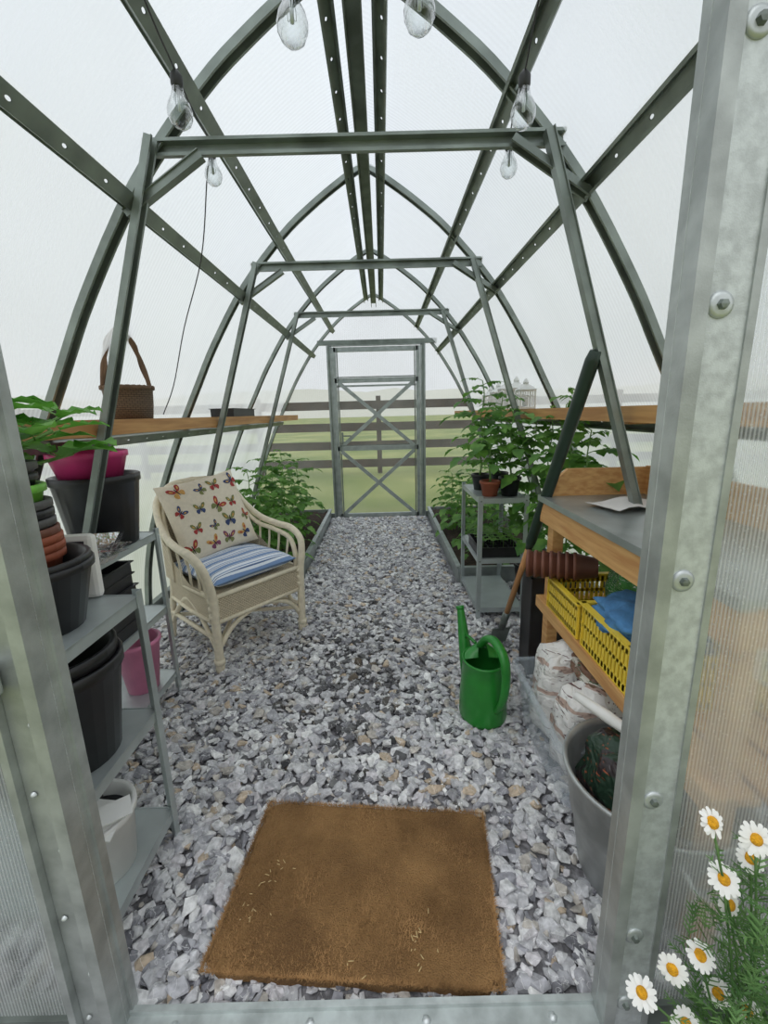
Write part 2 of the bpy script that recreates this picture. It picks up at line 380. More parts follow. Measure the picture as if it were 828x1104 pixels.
for y in (1.55,2.65,3.85):
    yy=y-.03
    b.chan([(-.64,yy,2.05),(.64,yy,2.05)],(0,0,1),.036,.028)
    for sgn in(-1,1):
        b.chan([(sgn*.59,yy-.02,2.06),(sgn*1.27,yy-.02,0)],(0,1,0) ,.032,.026)
        b.chan([(sgn*.72,yy,1.88),(sgn*.47,yy,2.035)],(0,1,0),.03,.024)
for sgn in(-1,1): b.box((sgn*1.5,(YF+YB)/2,.03),(.04,YB-YF,.06),1)
b.box((-1.0,YB,.03),(1.0,.04,.06),1); b.box((1.02,YB,.03),(1.0,.04,.06),1)
b.box((-1.04,YF,.03),(.9,.03,.06),1); b.box((1.02,YF,.03),(.9,.03,.06),1)
b.box((.03,YB-.045,2.03),(1.34,.03,.05),1); b.box((.03,YB-.045,2.0),(1.06,.02,.02),2)
b.box((-.515,YB-.03,1.0),(.055,.05,2.0),2); b.box((.545,YB-.03,1.0),(.055,.05,2.0),2)
b.box((-.515,YB-.058,1.0),(.018,.006,2.0),1); b.box((.545,YB-.058,1.0),(.018,.006,2.0),1)
b.make('greenhouse_frame',[M_frame,M_frame_s,M_galvd,M_frameh])

b=MB(); yd=YB-.05
for x in(-.462,.488): b.box((x,yd,1.0),(.045,.035,1.96),0)
for x in(-.425,.45): b.box((x,yd-.012,1.0),(.012,.03,1.94),1)
for z in(.04,.85,1.62,1.955): b.box((.0125,yd,z),(.95,.035,.05),0)
for z in(.885,1.655): b.box((.0125,yd-.02,z),(.90,.006,.012),1)
b.box((.0125,yd+.005,1.56),(.9,.02,.02),0)
def bar(p,q,w=.042,t=.012,mat=0):
    b.sect([Vector(p),Vector(q)],(0,1,0),[(-t/2,-w/2),(t/2,-w/2),(t/2,w/2),(-t/2,w/2)],mat)
bar((-.42,yd-.01,.06),(.44,yd-.01,.82)); bar((-.42,yd-.025,.82),(.44,yd-.025,.06))
bar((-.42,yd-.01,.87),(.44,yd-.01,1.60)); bar((-.42,yd-.025,1.60),(.44,yd-.025,.87))
b.box((-.40,yd-.03,.98),(.02,.03,.12),1); b.box((-.35,yd-.05,1.0),(.10,.014,.016),1)
vs=[(-.45,yd+.02,.03),(.47,yd+.02,.03),(.47,yd+.02,1.95),(-.45,yd+.02,1.95)]
b.add(vs,[[0,1,2,3]],2,False,[[(v[0],v[2]) for v in vs]])
b.make('door_1',[M_galvd,M_frame_s,M_back])

b=MB()
b.box((.482,YF-.01,1.0),(.022,.05,2.0),0); b.box((.52,YF-.014,1.0),(.075,.010,2.0),1)
b.box((.563,YF-.012,1.0),(.012,.02,2.0),0); b.box((.499,YF-.020,1.0),(.004,.004,2.0),2)
for z in(.08,.258,.574,.985,1.38,1.69,1.9):
    M=T(.519,YF-.019,z)@RX(math.pi/2)
    b.lathe([(0,.004),(.012,.004),(.0175,.002),(.0175,0)],(0,0,0),20,2,M=M)
    b.lathe([(0,.011),(.006,.010),(.0075,.004)],(0,0,0),6,3,M=M,smooth=False)
b.make('door_jamb',[M_galvj,M_galvr,M_galv,M_frame_s])
b=MB()
b.box((-.512,YF-.01,1.0),(.022,.055,2.0),0); b.box((-.548,YF-.012,1.0),(.055,.012,2.0),0); b.box((-.583,YF-.018,1.0),(.014,.03,2.0),0)
b.box((-.498,YF+.02,1.0),(.006,.02,2.0),0)
for k,z in enumerate((.08,.2,.34,.5,.62,.76,.95,1.1,1.3,1.6)): b.lathe([(0,.005),(.004,.004),(.006,0)],(0,0,0),8,1,M=T(-.535 if k%2 else -.56,YF-.02,z)@RX(math.pi/2))
b.box((-.585,YF-.035,.85),(.05,.02,.05),1,bev=.004); b.lathe([(0,-.035),(.009,-.035),(.009,.035),(0,.035)],(-.565,YF-.045,.85),12,1)
b.box((-1.0,YF-.01,.80),(.84,.03,.05),0)
b.make('door_jamb',[M_galvj,M_galv,M_frame_s])
b=MB()
b.box((-.015,YF-.01,.015),(.98,.06,.03),0,bev=.003); b.box((-.015,YF+.012,.034),(.98,.012,.014),0); b.box((-.015,YF-.035,.034),(.98,.008,.012),0)
for x in(-.4,-.12,.12,.38): b.lathe([(0,.006),(.007,.005),(.010,0)],(x,YF-.012,.03),6,1)
b.make('door_threshold',[M_sill,M_galv])

# ------------------------------------------------------------ floor + outside
def plane(name,x0,x1,y0,y1,z,mat):
    b=MB(); vs=[(x0,y0,z),(x1,y0,z),(x1,y1,z),(x0,y1,z)]; b.add(vs,[[0,1,2,3]],0,False,[[(v[0],v[1]) for v in vs]]); return b.make(name,[mat])
plane('floor',-1.55,1.55,.0,YB+.05,-.004,M_base)
plane('ground_lawn',-160,160,-60,190,-.03,M_lawn)
b=MB(); n=90; vs=[];fs=[]
for i in range(n+1):
    a=2*math.pi*i/n; x,y=150*math.cos(a),150*math.sin(a)+20; h=10+7*noise.noise(Vector((math.cos(a)*2,math.sin(a)*2,0)))+2.5*noise.noise(Vector((math.cos(a)*11,math.sin(a)*11,3)))
    vs+=[(x,y,-1),(x*1.04,y*1.04,h)]
for i in range(n): fs.append([2*i,2*i+2,2*i+3,2*i+1])
b.add(vs,fs,0,True); b.make('distant_hills',[M_hill])
def hull_tpl(seed):
    rnd=random.Random(seed*31+5); bm=bmesh.new()
    hx,hy,hz=1.0,rnd.uniform(.6,.9),rnd.uniform(.28,.48)
    for _ in range(12):
        v=Vector((rnd.uniform(-1,1),rnd.uniform(-1,1),rnd.uniform(-1,1))); m=max(abs(v.x),abs(v.y),abs(v.z)); v=v/m
        l=v.length; v=v*(1.12/l)**.75
        bm.verts.new((v.x*hx*.92,v.y*hy*.92,v.z*hz))
    bmesh.ops.convex_hull(bm,input=bm.verts[:])
    bmesh.ops.delete(bm,geom=[v for v in bm.verts if not v.link_faces],context='VERTS')
    bmesh.ops.triangulate(bm,faces=bm.faces[:]); bm.verts.index_update()
    V=np.array([v.co[:] for v in bm.verts]); F=np.array([[v.index for v in f.verts] for f in bm.faces]); bm.free(); return V,F
def stones(name,xy,z,size,cols,mat):
    n=len(xy); nt=20; tp=[hull_tpl(i) for i in range(nt)]; which=np.random.randint(0,nt,n)
    AV=[];AF=[];AC=[];o=0
    for t in range(nt):
        idx=np.where(which==t)[0]; V,F=tp[t]; k=len(idx)
        a=np.random.uniform(0,6.28,k); tx=np.random.normal(0,.22,k); ty=np.random.normal(0,.22,k)
        ca,sa=np.cos(a),np.sin(a); cx,sx=np.cos(tx),np.sin(tx); cy,sy=np.cos(ty),np.sin(ty)
        P=V[None]*size[idx][:,None,None]
        x,y,zz=P[...,0],P[...,1],P[...,2]
        y2=y*cx[:,None]-zz*sx[:,None]; z2=y*sx[:,None]+zz*cx[:,None]
        x3=x*cy[:,None]+z2*sy[:,None]; z3=-x*sy[:,None]+z2*cy[:,None]
        x4=x3*ca[:,None]-y2*sa[:,None]; y4=x3*sa[:,None]+y2*ca[:,None]
        W=np.stack([x4+xy[idx,0][:,None],y4+xy[idx,1][:,None],z3+z[idx][:,None]],-1)
        AV.append(W.reshape(-1,3)); AF.append((F[None]+ (np.arange(k)*len(V))[:,None,None]+o).reshape(-1,3)); AC.append(np.repeat(cols[idx],len(V),0)); o+=k*len(V)
    V=np.concatenate(AV);F=np.concatenate(AF);Cc=np.concatenate(AC)
    me=bpy.data.meshes.new(name); me.vertices.add(len(V)); me.vertices.foreach_set('co',V.ravel())
    me.loops.add(len(F)*3); me.loops.foreach_set('vertex_index',F.ravel().astype(np.int32))
    me.polygons.add(len(F)); me.polygons.foreach_set('loop_start',(np.arange(len(F))*3).astype(np.int32)); me.polygons.foreach_set('loop_total',np.full(len(F),3,dtype=np.int32))
    me.update(); me.validate()
    ca=me.color_attributes.new('Col','FLOAT_COLOR','POINT'); ca.data.foreach_set('color',np.concatenate([Cc,np.ones((len(Cc),1))],1).ravel())
    me.polygons.foreach_set('use_smooth',np.zeros(len(me.polygons),dtype=bool))
    me.materials.append(mat); ob=bpy.data.objects.new(name,me); S.collection.objects.link(ob); return ob
n=46000
X=np.random.uniform(-1.45,1.45,n); Y=np.random.uniform(YF+.03,YB-.08,n)
keep=~((np.abs(X)>.56)&(Y>2.97)); X,Y=X[keep],Y[keep]
inmat=(X>-.31)&(X<.27)&(Y<1.08)&(Y>.74)
X,Y=X[~inmat],Y[~inmat]; n=len(X)
size=np.clip(np.random.gamma(7.5,.0027,n),.009,.036)*.97
Z=size*.28+np.random.uniform(-.004,.014,n)
d_in=(X>-.385)&(X<.345)&(Y<1.17)
Z[d_in]=np.minimum(Z[d_in],.006); size[d_in]=np.minimum(size[d_in],.02)
pal=np.array([srgb(194,194,197),srgb(212,212,213),srgb(176,176,181),srgb(146,146,152),srgb(230,230,229),srgb(202,199,202),srgb(192,186,178),srgb(118,118,124),srgb(196,178,156)])
pc=np.random.choice(len(pal),n,p=[.24,.2,.15,.09,.1,.08,.06,.04,.04]); cols=pal[pc]*np.random.uniform(.84,1.1,(n,1))
wet=np.exp(-(((X+.12)/.32)**2+((Y-1.85)/.5)**2)); w=(np.random.rand(n)<wet*.4); cols[w]*=.22
cols=np.clip(cols,0,.9)
stones('gravel_floor',np.stack([X,Y],1),Z,size,cols,M_stone)

def bed(name,x0,x1,y0,y1):
    b=MB(); h=.13;t=.012
    xs=x0 if abs(x0)<abs(x1) else x1
    b.box(((x0+x1)/2,y0,h/2),(abs(x1-x0),t,h),0); b.box(((x0+x1)/2,y1,h/2),(abs(x1-x0),t,h),0)
    b.box((x0,(y0+y1)/2,h/2),(t,y1-y0,h),0); b.box((x1,(y0+y1)/2,h/2),(t,y1-y0,h),0)
    b.box((xs,(y0+y1)/2,h),(.035,y1-y0,.012),0); b.box(((x0+x1)/2,y0,h),(abs(x1-x0),.035,.012),0)
    g=18; vs=[];fs=[]
    for i in range(g+1):
        for j in range(g+1): vs.append((x0+(x1-x0)*i/g,y0+(y1-y0)*j/g,.095+random.uniform(-.015,.02)))
    for i in range(g):
        for j in range(g): a=i*(g+1)+j; fs.append([a,a+g+1,a+g+2,a+1])
    b.add(vs,fs,1,True); return b.make(name,[M_galvd,M_soil])
bed('raised_bed',-1.39,-.585,3.0,YB-.09); bed('raised_bed',.60,1.39,3.0,YB-.09)

b=MB()
for z in(.22,.60,.98,1.42): b.box((0,9.2,z),(26,.03,.17),0)
for i in range(11): b.box((-12.5+i*2.5,9.25,.8),(.1,.1,1.6),0)
b.make('garden_fence',[M_fence])

def lantern(y,h,s):
    b=MB(); x=.985; z0=1.2505; w=s/2
    b.box((x,y,z0+.008),(s,s,.016),0,bev=.003); b.box((x,y,z0+h*.66),(s,s,.014),0,bev=.003)
    for sx in(-1,1):
        for sy in(-1,1): b.box((x+sx*(w-.006),y+sy*(w-.006),z0+h*.33),(.010,.010,h*.66),0)
    for sx,sy in((1,0),(-1,0),(0,1),(0,-1)):
        b.box((x+sx*(w-.006),y+sy*(w-.006),z0+h*.33),(.006,.006,h*.64),0)
        b.box((x+sx*(w-.006),y+sy*(w-.006),z0+h*.45),(.006 if sx else s,.006 if sy else s,.006),0)
    vs=[(x-w*1.1,y-w*1.1,z0+h*.67),(x+w*1.1,y-w*1.1,z0+h*.67),(x+w*1.1,y+w*1.1,z0+h*.67),(x-w*1.1,y+w*1.1,z0+h*.67),(x-w*.3,y-w*.3,z0+h*.85),(x+w*.3,y-w*.3,z0+h*.85),(x+w*.3,y+w*.3,z0+h*.85),(x-w*.3,y+w*.3,z0+h*.85)]
    b.add(vs,[[0,1,5,4],[1,2,6,5],[2,3,7,6],[3,0,4,7],[4,5,6,7]],0)
    b.box((x,y,z0+h*.88),(w*.5,w*.5,h*.07),0); b.lathe([(w*.4,0),(w*.2,.02),(0,.03)],(x,y,z0+h*.91),10,0)
    b.lathe([(0,0),(w*.35,0),(w*.35,h*.3),(0,h*.3)],(x,y,z0+.018),14,0)
    b.make('white_lantern',[M_white])
lantern(2.86,.18,.105); lantern(3.06,.21,.11); lantern(3.28,.22,.11); lantern(3.52,.20,.11); lantern(3.78,.18,.11)

def sshelf(name,sgn):
    b=MB(); y0,y1=(.70,YB-.08)
    b.box((sgn*1.005,(y0+y1)/2,1.235),(.17,y1-y0,.03),0)
    b.box((sgn*.915,(y0+y1)/2,1.225),(.02,y1-y0,.055),0)
    for y in(1.5,2.6,3.8): b.box((sgn*1.01,y+.04,1.205),(.19,.03,.03),0)
    return b.make(name,[M_woodx])
sshelf('wooden_wall_shelf',-1); sshelf('wooden_wall_shelf',1)

def rack(name,x0,x1,y0,y1,zs_,h):
    b=MB()
    for x,sx in((x0,1),(x1,-1)):
        for y,sy in((y0,1),(y1,-1)):
            b.box((x+sx*.0015,y+sy*.0125,h/2),(.003,.025,h),0); b.box((x+sx*.0125,y+sy*.0015,h/2),(.025,.003,h),0)
    cx,cy=(x0+x1)/2,(y0+y1)/2; dx,dy=x1-x0-.008,y1-y0-.008
    for z in zs_:
        b.box((cx,cy,z-.003),(dx,dy,.004),0)
        b.box((cx,y0+.006,z-.014),(dx,.004,.03),0); b.box((cx,y1-.006,z-.014),(dx,.004,.03),0)
        b.box((x0+.006,cy,z-.014),(.004,dy,.03),0); b.box((x1-.006,cy,z-.014),(.004,dy,.03),0)
        for x in(x0+.014,x1-.014):
            for y in(y0-.001,y1+.001): b.lathe([(0,.003),(.004,.002),(.005,0)],(x,y,z-.014),8,1,M=RX(math.pi/2))
    return b.make(name,[M_rack,M_frame_s])
rack('metal_plant_rack',-1.20,-.585,.73,1.07,(.80,.46,.12),.815)
rack('metal_plant_rack',-1.18,-.91,1.14,1.80,(.78,.44,.12),.795)
rack('metal_plant_rack',.60,.885,2.40,2.93,(.76,.40,.09),.775)

def potprof(r,h,tb=.75,rim=.012):
    return [(0,.004),(r*tb-.004,.004),(r-.006,h-.002),(r+.002,h),(r+.006,h-.002),(r+.006,h-rim*1.4),(r-.001,h-rim*1.6),(r*tb,0),(0,0)]
def pot(b,c,r,h,mat=0,tb=.75,soil=None,n=28,rim=.012,M=None):
    b.lathe(potprof(r,h,tb,rim),c,n,mat,M=M)
    if soil is not None: b.lathe([(0,h*.88),(r*.95,h*.86)],c,n,soil,M=M)
def stack(b,c,r,h,n,step,mat):
    for i in range(n): pot(b,(c[0]+random.uniform(-.003,.003),c[1],c[2]+i*step),r,h,mat if isinstance(mat,int) else mat[i%len(mat)])
b=MB(); c=(-.745,.91)
pot(b,(c[0]+.02,c[1]-.02,.80),.125,.15,0); pot(b,(c[0]+.02,c[1]-.02,.823),.12,.14,0)
stack(b,(c[0]-.005,c[1],.872),.085,.10,3,.018,1)
stack(b,(c[0]-.01,c[1],.925),.082,.10,4,.020,[2,3,0,3])
pot(b,(c[0]-.015,c[1],1.02),.078,.10,4); stack(b,(c[0]-.015,c[1],1.07),.068,.075,2,.024,[0,3])
b.make('nested_plant_pots',[M_pot,M_terra,M_brown,M_grey,M_lime])
b=MB(); pot(b,(-1.035,1.64,.78),.145,.27,0,tb=.78,rim=.02); pot(b,(-1.035,1.64,.805),.138,.245,0,rim=.02); b.make('black_bucket',[M_pot])
b=MB(); pot(b,(-1.035,1.62,1.04),.125,.10,0,tb=.82,rim=.015); b.make('pink_bowl',[M_pink])
b=MB(); pot(b,(-.715,.90,.46),.135,.25,0,tb=.78,rim=.02); pot(b,(-.72,.90,.50),.13,.24,0,tb=.78,rim=.02); b.make('black_bucket',[M_pot])
b=MB(); pot(b,(-1.01,.89,.46),.13,.25,0,tb=.78,rim=.02); b.make('black_bucket',[M_pot])
b=MB(); pot(b,(-1.0,1.665,.12),.088,.23,0,tb=.7,rim=.012); b.make('pink_bucket',[M_pink2])
b=MB(); pot(b,(-.70,.90,.12),.095,.17,0,tb=.85,rim=.012)
b.lathe([(0,.13),(.088,.13)],(-.70,.90,.12),20,1)
b.box((-.66,.87,.295),(.10,.09,.006),0,rot=RX(.25)@RY(.2)); b.box((-.74,.93,.27),(.08,.05,.04),3,rot=RZ(.5)@RX(.4),bev=.006)
b.box((-.64,.86,.315),(.12,.05,.004),0,rot=RZ(.6)@RX(.3)); b.box((-.715,.87,.285),(.03,.09,.02),2,rot=RZ(.3)@RX(.4),bev=.003)
b.make('white_tub',[M_white,M_pot,M_yel,M_ink])
b=MB()
for k in range(4):
    M=T(-.945+.010*k,1.34+.03*(k%2),.782+.016*k)@RZ(1.4+.2*k)@RX(.05*(k%2))
    x,y,h=.12,.075,.03; r=.012
    for (a0,b0,z0,a1,b1,z1) in [(x*.8,y*.75,0,x,y,h),(x,y,h,x+r,y+r,h-.003)]:
        vs=[(sx*a,sy*bb,z) for a,bb,z in((a0,b0,z0),(a1,b1,z1)) for sx,sy in((-1,-1),(1,-1),(1,1),(-1,1))]
        b.add(vs,[[i,(i+1)%4,4+(i+1)%4,4+i] for i in range(4)],0,False,None,M)
    b.add([(-x*.8,-y*.75,0),(x*.8,-y*.75,0),(x*.8,y*.75,0),(-x*.8,y*.75,0)],[[0,1,2,3]],0,False,None,M)
b.make('foil_trays',[M_foil])
def traybox(b,c,d,mat=0,t=.004,rz=0,cells=None):
    M=T(*c)@RZ(rz); x,y,h=d[0]/2,d[1]/2,d[2]; sv=b.M; b.M=sv@M
    b.box((0,0,t/2),(d[0],d[1],t),mat)
    b.box((-x,0,h/2),(t,d[1],h),mat);b.box((x,0,h/2),(t,d[1],h),mat);b.box((0,-y,h/2),(d[0],t,h),mat);b.box((0,y,h/2),(d[0],t,h),mat)
    b.box((-x-.004,0,h),(.012,d[1]+.02,.004),mat);b.box((x+.004,0,h),(.012,d[1]+.02,.004),mat);b.box((0,-y-.004,h),(d[0]+.02,.012,.004),mat);b.box((0,y+.004,h),(d[0]+.02,.012,.004),mat)
    if cells:
        for i in range(1,cells[0]): b.box((-x+d[0]*i/cells[0],0,h*.5),(.003,d[1],h*.9),mat)
        for j in range(1,cells[1]): b.box((0,-y+d[1]*j/cells[1],h*.5),(d[0],.003,h*.9),mat)
    b.M=sv
b=MB()
for k in range(6): traybox(b,(-1.04+.006*(k%2),1.42,.44+k*.045),(.22,.34,.05),0,rz=.03*(k%3-1))
b.make('black_seed_trays',[M_pot])
b=MB(); traybox(b,(-1.0,3.2,1.25),(.15,.48,.055),0); b.make('black_seed_tray',[M_pot])
b=MB(); b.M=T(-.755,1.052,.80)@RZ(.15)@RX(-.03); b.box((0,0,.085),(.15,.03,.17),0,bev=.012)
for z,w in((.150,.11),(.134,.08),(.118,.11),(.10,.06),(.05,.10),(.035,.08)): b.box((.0,-.0165,z),(w,.002,.008),1)
b.box((-.03,-.0165,.078),(.05,.002,.024),2)
b.make('seed_compost_packet',[M_paper,M_ink,M_leaf2])

b=MB(); bc=(-.985,1.86,1.251)
b.lathe([(0,0),(.078,0),(.086,.06),(.090,.115),(.097,.12),(.097,.132),(.088,.134),(.082,.12),(.075,.01),(0,.008)],bc,28,0,sx=1,sy=1.1)
hp=[]
for i in range(13):
    a=math.pi*i/12; hp.append((bc[0]-.05*math.cos(a)+.02*math.sin(2*a),bc[1]-.085*math.cos(a),bc[2]+.12+.235*math.sin(a)**.8))
b.tube(hp,.009,8,1,sm=3)
b.tube([(x+.012*math.sin(i*1.6),y,z+.006*math.cos(i*1.6)) for i,(x,y,z) in enumerate(hp)],.006,6,1,sm=3)
for j in range(2):
    b.tube([(bc[0]+.093*math.cos(a),bc[1]+.102*math.sin(a),bc[2]+.126+.004*math.sin(a*14+j*3.14)) for a in np.linspace(0,2*math.pi,60)],.006,6,1)
b.make('wicker_basket',[M_wicker_dk,M_oldwood])

# ------------------------------------------------------------ chair
Fc=Vector((-.60,2.13,0)); B_=Vector((-.78,.625,0)).normalized(); S_=Vector((.625,.78,0)).normalized()
CM=Matrix(((S_.x,B_.x,0,Fc.x),(S_.y,B_.y,0,Fc.y),(0,0,1,.012),(0,0,0,1)))
b=MB(); b.M=CM
def bez(pts,r,mat=0,n=8,sm=6): b.tube(pts,r,n,mat,sm=sm)
for sgn in(-1,1):
    bez([(sgn*.265,.01,0),(sgn*.268,0,.2),(sgn*.27,-.005,.38),(sgn*.285,-.01,.48),(sgn*.30,.015,.56),(sgn*.305,.10,.605),(sgn*.30,.22,.615),(sgn*.285,.36,.645),(sgn*.262,.47,.72),(sgn*.225,.535,.81),(sgn*.13,.565,.875),(0,.575,.89)],[.022,.021,.021,.019,.019,.019,.019,.018,.018,.017,.017],0,10)
    bez([(sgn*.27,.03,.38),(sgn*.278,.04,.47),(sgn*.285,.09,.55),(sgn*.28,.22,.585),(sgn*.265,.36,.61),(sgn*.24,.46,.69),(sgn*.20,.52,.78),(sgn*.11,.548,.84),(0,.556,.855)],.014,0,8)
    for z in(.06,.30,.34,.38): b.tube([(sgn*.267,.004,z-.012),(sgn*.267,.004,z+.012)],.026,10,0)
    bez([(sgn*.235,.56,0),(sgn*.228,.52,.2),(sgn*.222,.49,.38),(sgn*.23,.50,.6),(sgn*.225,.535,.80)],.018,0)
    for d,z in((.10,.575),(.18,.59),(.27,.60),(.36,.62)): bez([(sgn*.262,d+.02,.39),(sgn*.275,d,.5),(sgn*.285,d,z)],.007,0,6)
    bez([(sgn*.262,.02,.10),(sgn*.258,.14,.24),(sgn*.25,.27,.32),(sgn*.24,.40,.25),(sgn*.236,.54,.10)],.012,0)
    b.tube([(sgn*.262,.02,.17),(sgn*.232,.54,.17)],.012,8,0)
bez([(-.26,.01,.12),(-.16,.01,.22),(0,.01,.262),(.16,.01,.22),(.26,.01,.12)],.012,0)
bez([(-.23,.53,.12),(-.14,.52,.24),(0,.52,.30),(.14,.52,.24),(.23,.53,.12)],.012,0)
b.tube([(-.26,.015,.13),(.235,.54,.13)],.011,8,0); b.tube([(.26,.015,.145),(-.235,.54,.145)],.011,8,0)
o=[(-.27,.0),(.27,.0),(.262,.25),(.235,.5),(-.235,.5),(-.262,.25)]; L=0
for i in range(6):
    p,q=o[i],o[(i+1)%6]; d=math.hypot(p[0]-q[0],p[1]-q[1])
    vs=[(p[0],p[1]-.003,.265),(q[0],q[1]-.003,.265),(q[0],q[1]-.003,.392),(p[0],p[1]-.003,.392)]
    b.add(vs,[[0,1,2,3]],1,False,[[(L,0),(L+d,0),(L+d,.127),(L,.127)]]); L+=d
for z in(.395,.27): b.add([(p[0],p[1],z) for p in o],[[0,1,2,3,4,5]],1,False,[[(p[0],p[1]) for p in o]])
for z,r in((.395,.013),(.265,.011)): b.tube([(p[0],p[1],z) for p in o]+[(o[0][0],o[0][1],z)],r,8,0)
vs=[];fs=[];uvs=[]; nu,nv=14,8
for i in range(nu+1):
    for j in range(nv+1):
        u=-1+2*i/nu; v=j/nv
        wdt=.235 if v<.75 else .235-.06*((v-.75)/.25)**2
        vs.append((u*wdt,.49+.07*v+.03*(1-u*u),.39+(.47)*v*(1-.13*abs(u)**3)))
for i in range(nu):
    for j in range(nv):
        a=i*(nv+1)+j; f=[a,a+nv+1,a+nv+2,a+1]; fs.append(f); uvs.append([(vs[k][0],vs[k][2]) for k in f])
b.add(vs,fs,1,True,uvs); b.add([(x,y+.012,z) for x,y,z in vs],fs,1,True,uvs)
for sgn in(-1,1):
    vs=[(sgn*.275,.0,.39),(sgn*.268,.30,.39),(sgn*.25,.5,.39),(sgn*.25,.5,.62),(sgn*.27,.36,.52),(sgn*.277,.2,.43)]
    for f in([0,1,5],[1,2,4],[1,4,5],[2,3,4]): b.add([vs[k] for k in f],[[0,1,2]],1,False,[[(vs[k][1],vs[k][2]) for k in f]])
b.make('wicker_armchair',[M_cane,M_wicker])
def psurf(u,v,w,h,t,pinch=.06,edge=.12,side=1):
    k=max(0,(1-u*u)*(1-v*v))
    th=t/2*(edge*(1 if max(abs(u),abs(v))<1 else 0)+ (1-edge)*k**.42)
    pu=1-pinch*(1-v*v)*abs(u)**4; pv=1-pinch*(1-u*u)*abs(v)**4
    return (u*w/2*pu,v*h/2*pv,side*th+.004*math.sin(u*5+v*3)*k)
def pillow(b,w,h,t,M,mat=0,n=18):
    vs=[];fs=[];uvs=[]
    for side in(1,-1):
        o=len(vs)
        for i in range(n+1):
            for j in range(n+1): vs.append(psurf(-1+2*i/n,-1+2*j/n,w,h,t,side=side))
        for i in range(n):
            for j in range(n):
                a=o+i*(n+1)+j; f=[a,a+n+1,a+n+2,a+1]
                if side<0: f=f[::-1]
                fs.append(f); uvs.append([((vs[q][0]/w+.5)+(0 if side>0 else 3),vs[q][1]/h+.5) for q in f])
    b.add(vs,fs,mat,True,uvs,M)
b=MB(); b.M=CM; pillow(b,.50,.48,.12,T(0,.235,.455)); b.make('striped_seat_cushion',[M_stripe])
b=MB(); b.M=CM; PM=T(-.01,.405,.70)@RX(math.radians(70))@RZ(.10); pillow(b,.47,.45,.14,PM,0,24)
rnd=random.Random(21)
def wing(pts,cx,cy,a,s,mat,lift):
    n=len(pts); out=[]
    for x,y in pts:
        X_=(x*math.cos(a)-y*math.sin(a))*s+cx; Y_=(x*math.sin(a)+y*math.cos(a))*s+cy
        q=psurf(max(-.97,min(.97,X_/.235)),max(-.97,min(.97,Y_/.225)),.47,.45,.14); out.append((q[0],q[1],q[2]+lift))
    c=(sum(p[0] for p in out)/n,sum(p[1] for p in out)/n,sum(p[2] for p in out)/n+.0004)
    b.add(out+[c],[[i,(i+1)%n,n] for i in range(n)],mat,True,None,PM)
UP=[(.05,.02),(.25,.55),(.55,.92),(.9,1.0),(1.0,.8),(.88,.45),(.6,.12),(.3,.0)]
LO=[(.05,-.02),(.35,-.02),(.7,-.1),(.8,-.4),(.62,-.72),(.4,-.85),(.22,-.6),(.08,-.25)]
for i in range(4):
    for j in range(4):
        cx=-.155+.103*i+(.02 if j%2 else -.02)+rnd.uniform(-.012,.012); cy=-.155+.103*j+rnd.uniform(-.015,.015); k=i*4+j
        a=rnd.uniform(-1.0,1.0); s=rnd.choice([.026,.032,.038,.042]); m1=1+(k*3+rnd.randint(0,1))%5; m2=1+(m1+1+rnd.randint(0,2))%5
        for sg in(-1,1):
            wing([(sg*x,y) for x,y in UP],cx,cy,a,s,m1,.0022); wing([(sg*x,y) for x,y in LO],cx,cy,a,s,m2,.0018)
            wing([(sg*(.35+x*.4),.25+y*.42) for x,y in UP],cx,cy,a,s,3 if m1!=3 else 1,.0030)
        wing([(-.06,.5),(.06,.5),(.08,0),(.03,-.6),(-.03,-.6),(-.08,0)],cx,cy,a,s,6,.0036)
b.make('butterfly_pillow',[M_linen]+M_bf)

# ------------------------------------------------------------ watering can
b=MB(); wc=(.45,1.575,.012)
pr=[(0,.012),(.085,.012),(.086,.0),(.094,.004),(.097,.02),(.094,.10),(.088,.20),(.084,.25),(.087,.255),(.087,.262),(.080,.262),(.080,.25),(.084,.20),(.09,.03),(0,.025)]
b.lathe(pr,wc,36,0,sx=1.0,sy=1.12)
vs=[];fs=[]; nh=14;nr=5
for i in range(nh+1):
    a=math.pi*i/nh
    for j in range(nr+1):
        t=j/nr; rr=.086*(1-t*.75); vs.append((rr*math.cos(a),rr*1.12*math.sin(a)+.01*t,.255+.055*math.sin(a)**.7*math.sin(t*math.pi/2)))
for i in range(nh):
    for j in range(nr): k=i*(nr+1)+j; fs.append([k,k+nr+1,k+nr+2,k+1])
b.add(vs,fs,0,True,None,T(*wc))
b.M=T(*wc)@RZ(math.radians(18))
b.tube([(0,.085,.05),(0,.13,.14),(0,.165,.25),(0,.195,.36),(0,.205,.385)],[.038,.032,.025,.017,.015],12,0,sm=4)
b.tube([(0,.203,.38),(0,.210,.396)],[.016,.019],16,0)
b.tube([(0,.07,.29),(0,.13,.29),(0,.165,.27)],.007,6,0)
b.tube([(0,.03,.30),(0,-.02,.355),(0,-.08,.37),(0,-.14,.33),(0,-.155,.24),(0,-.135,.14),(0,-.095,.08)],[.014,.015,.015,.015,.014,.013,.012],10,0,sm=5,flat=1.3)
b.M=Matrix.Identity(4)
b.make('watering_can',[M_green])

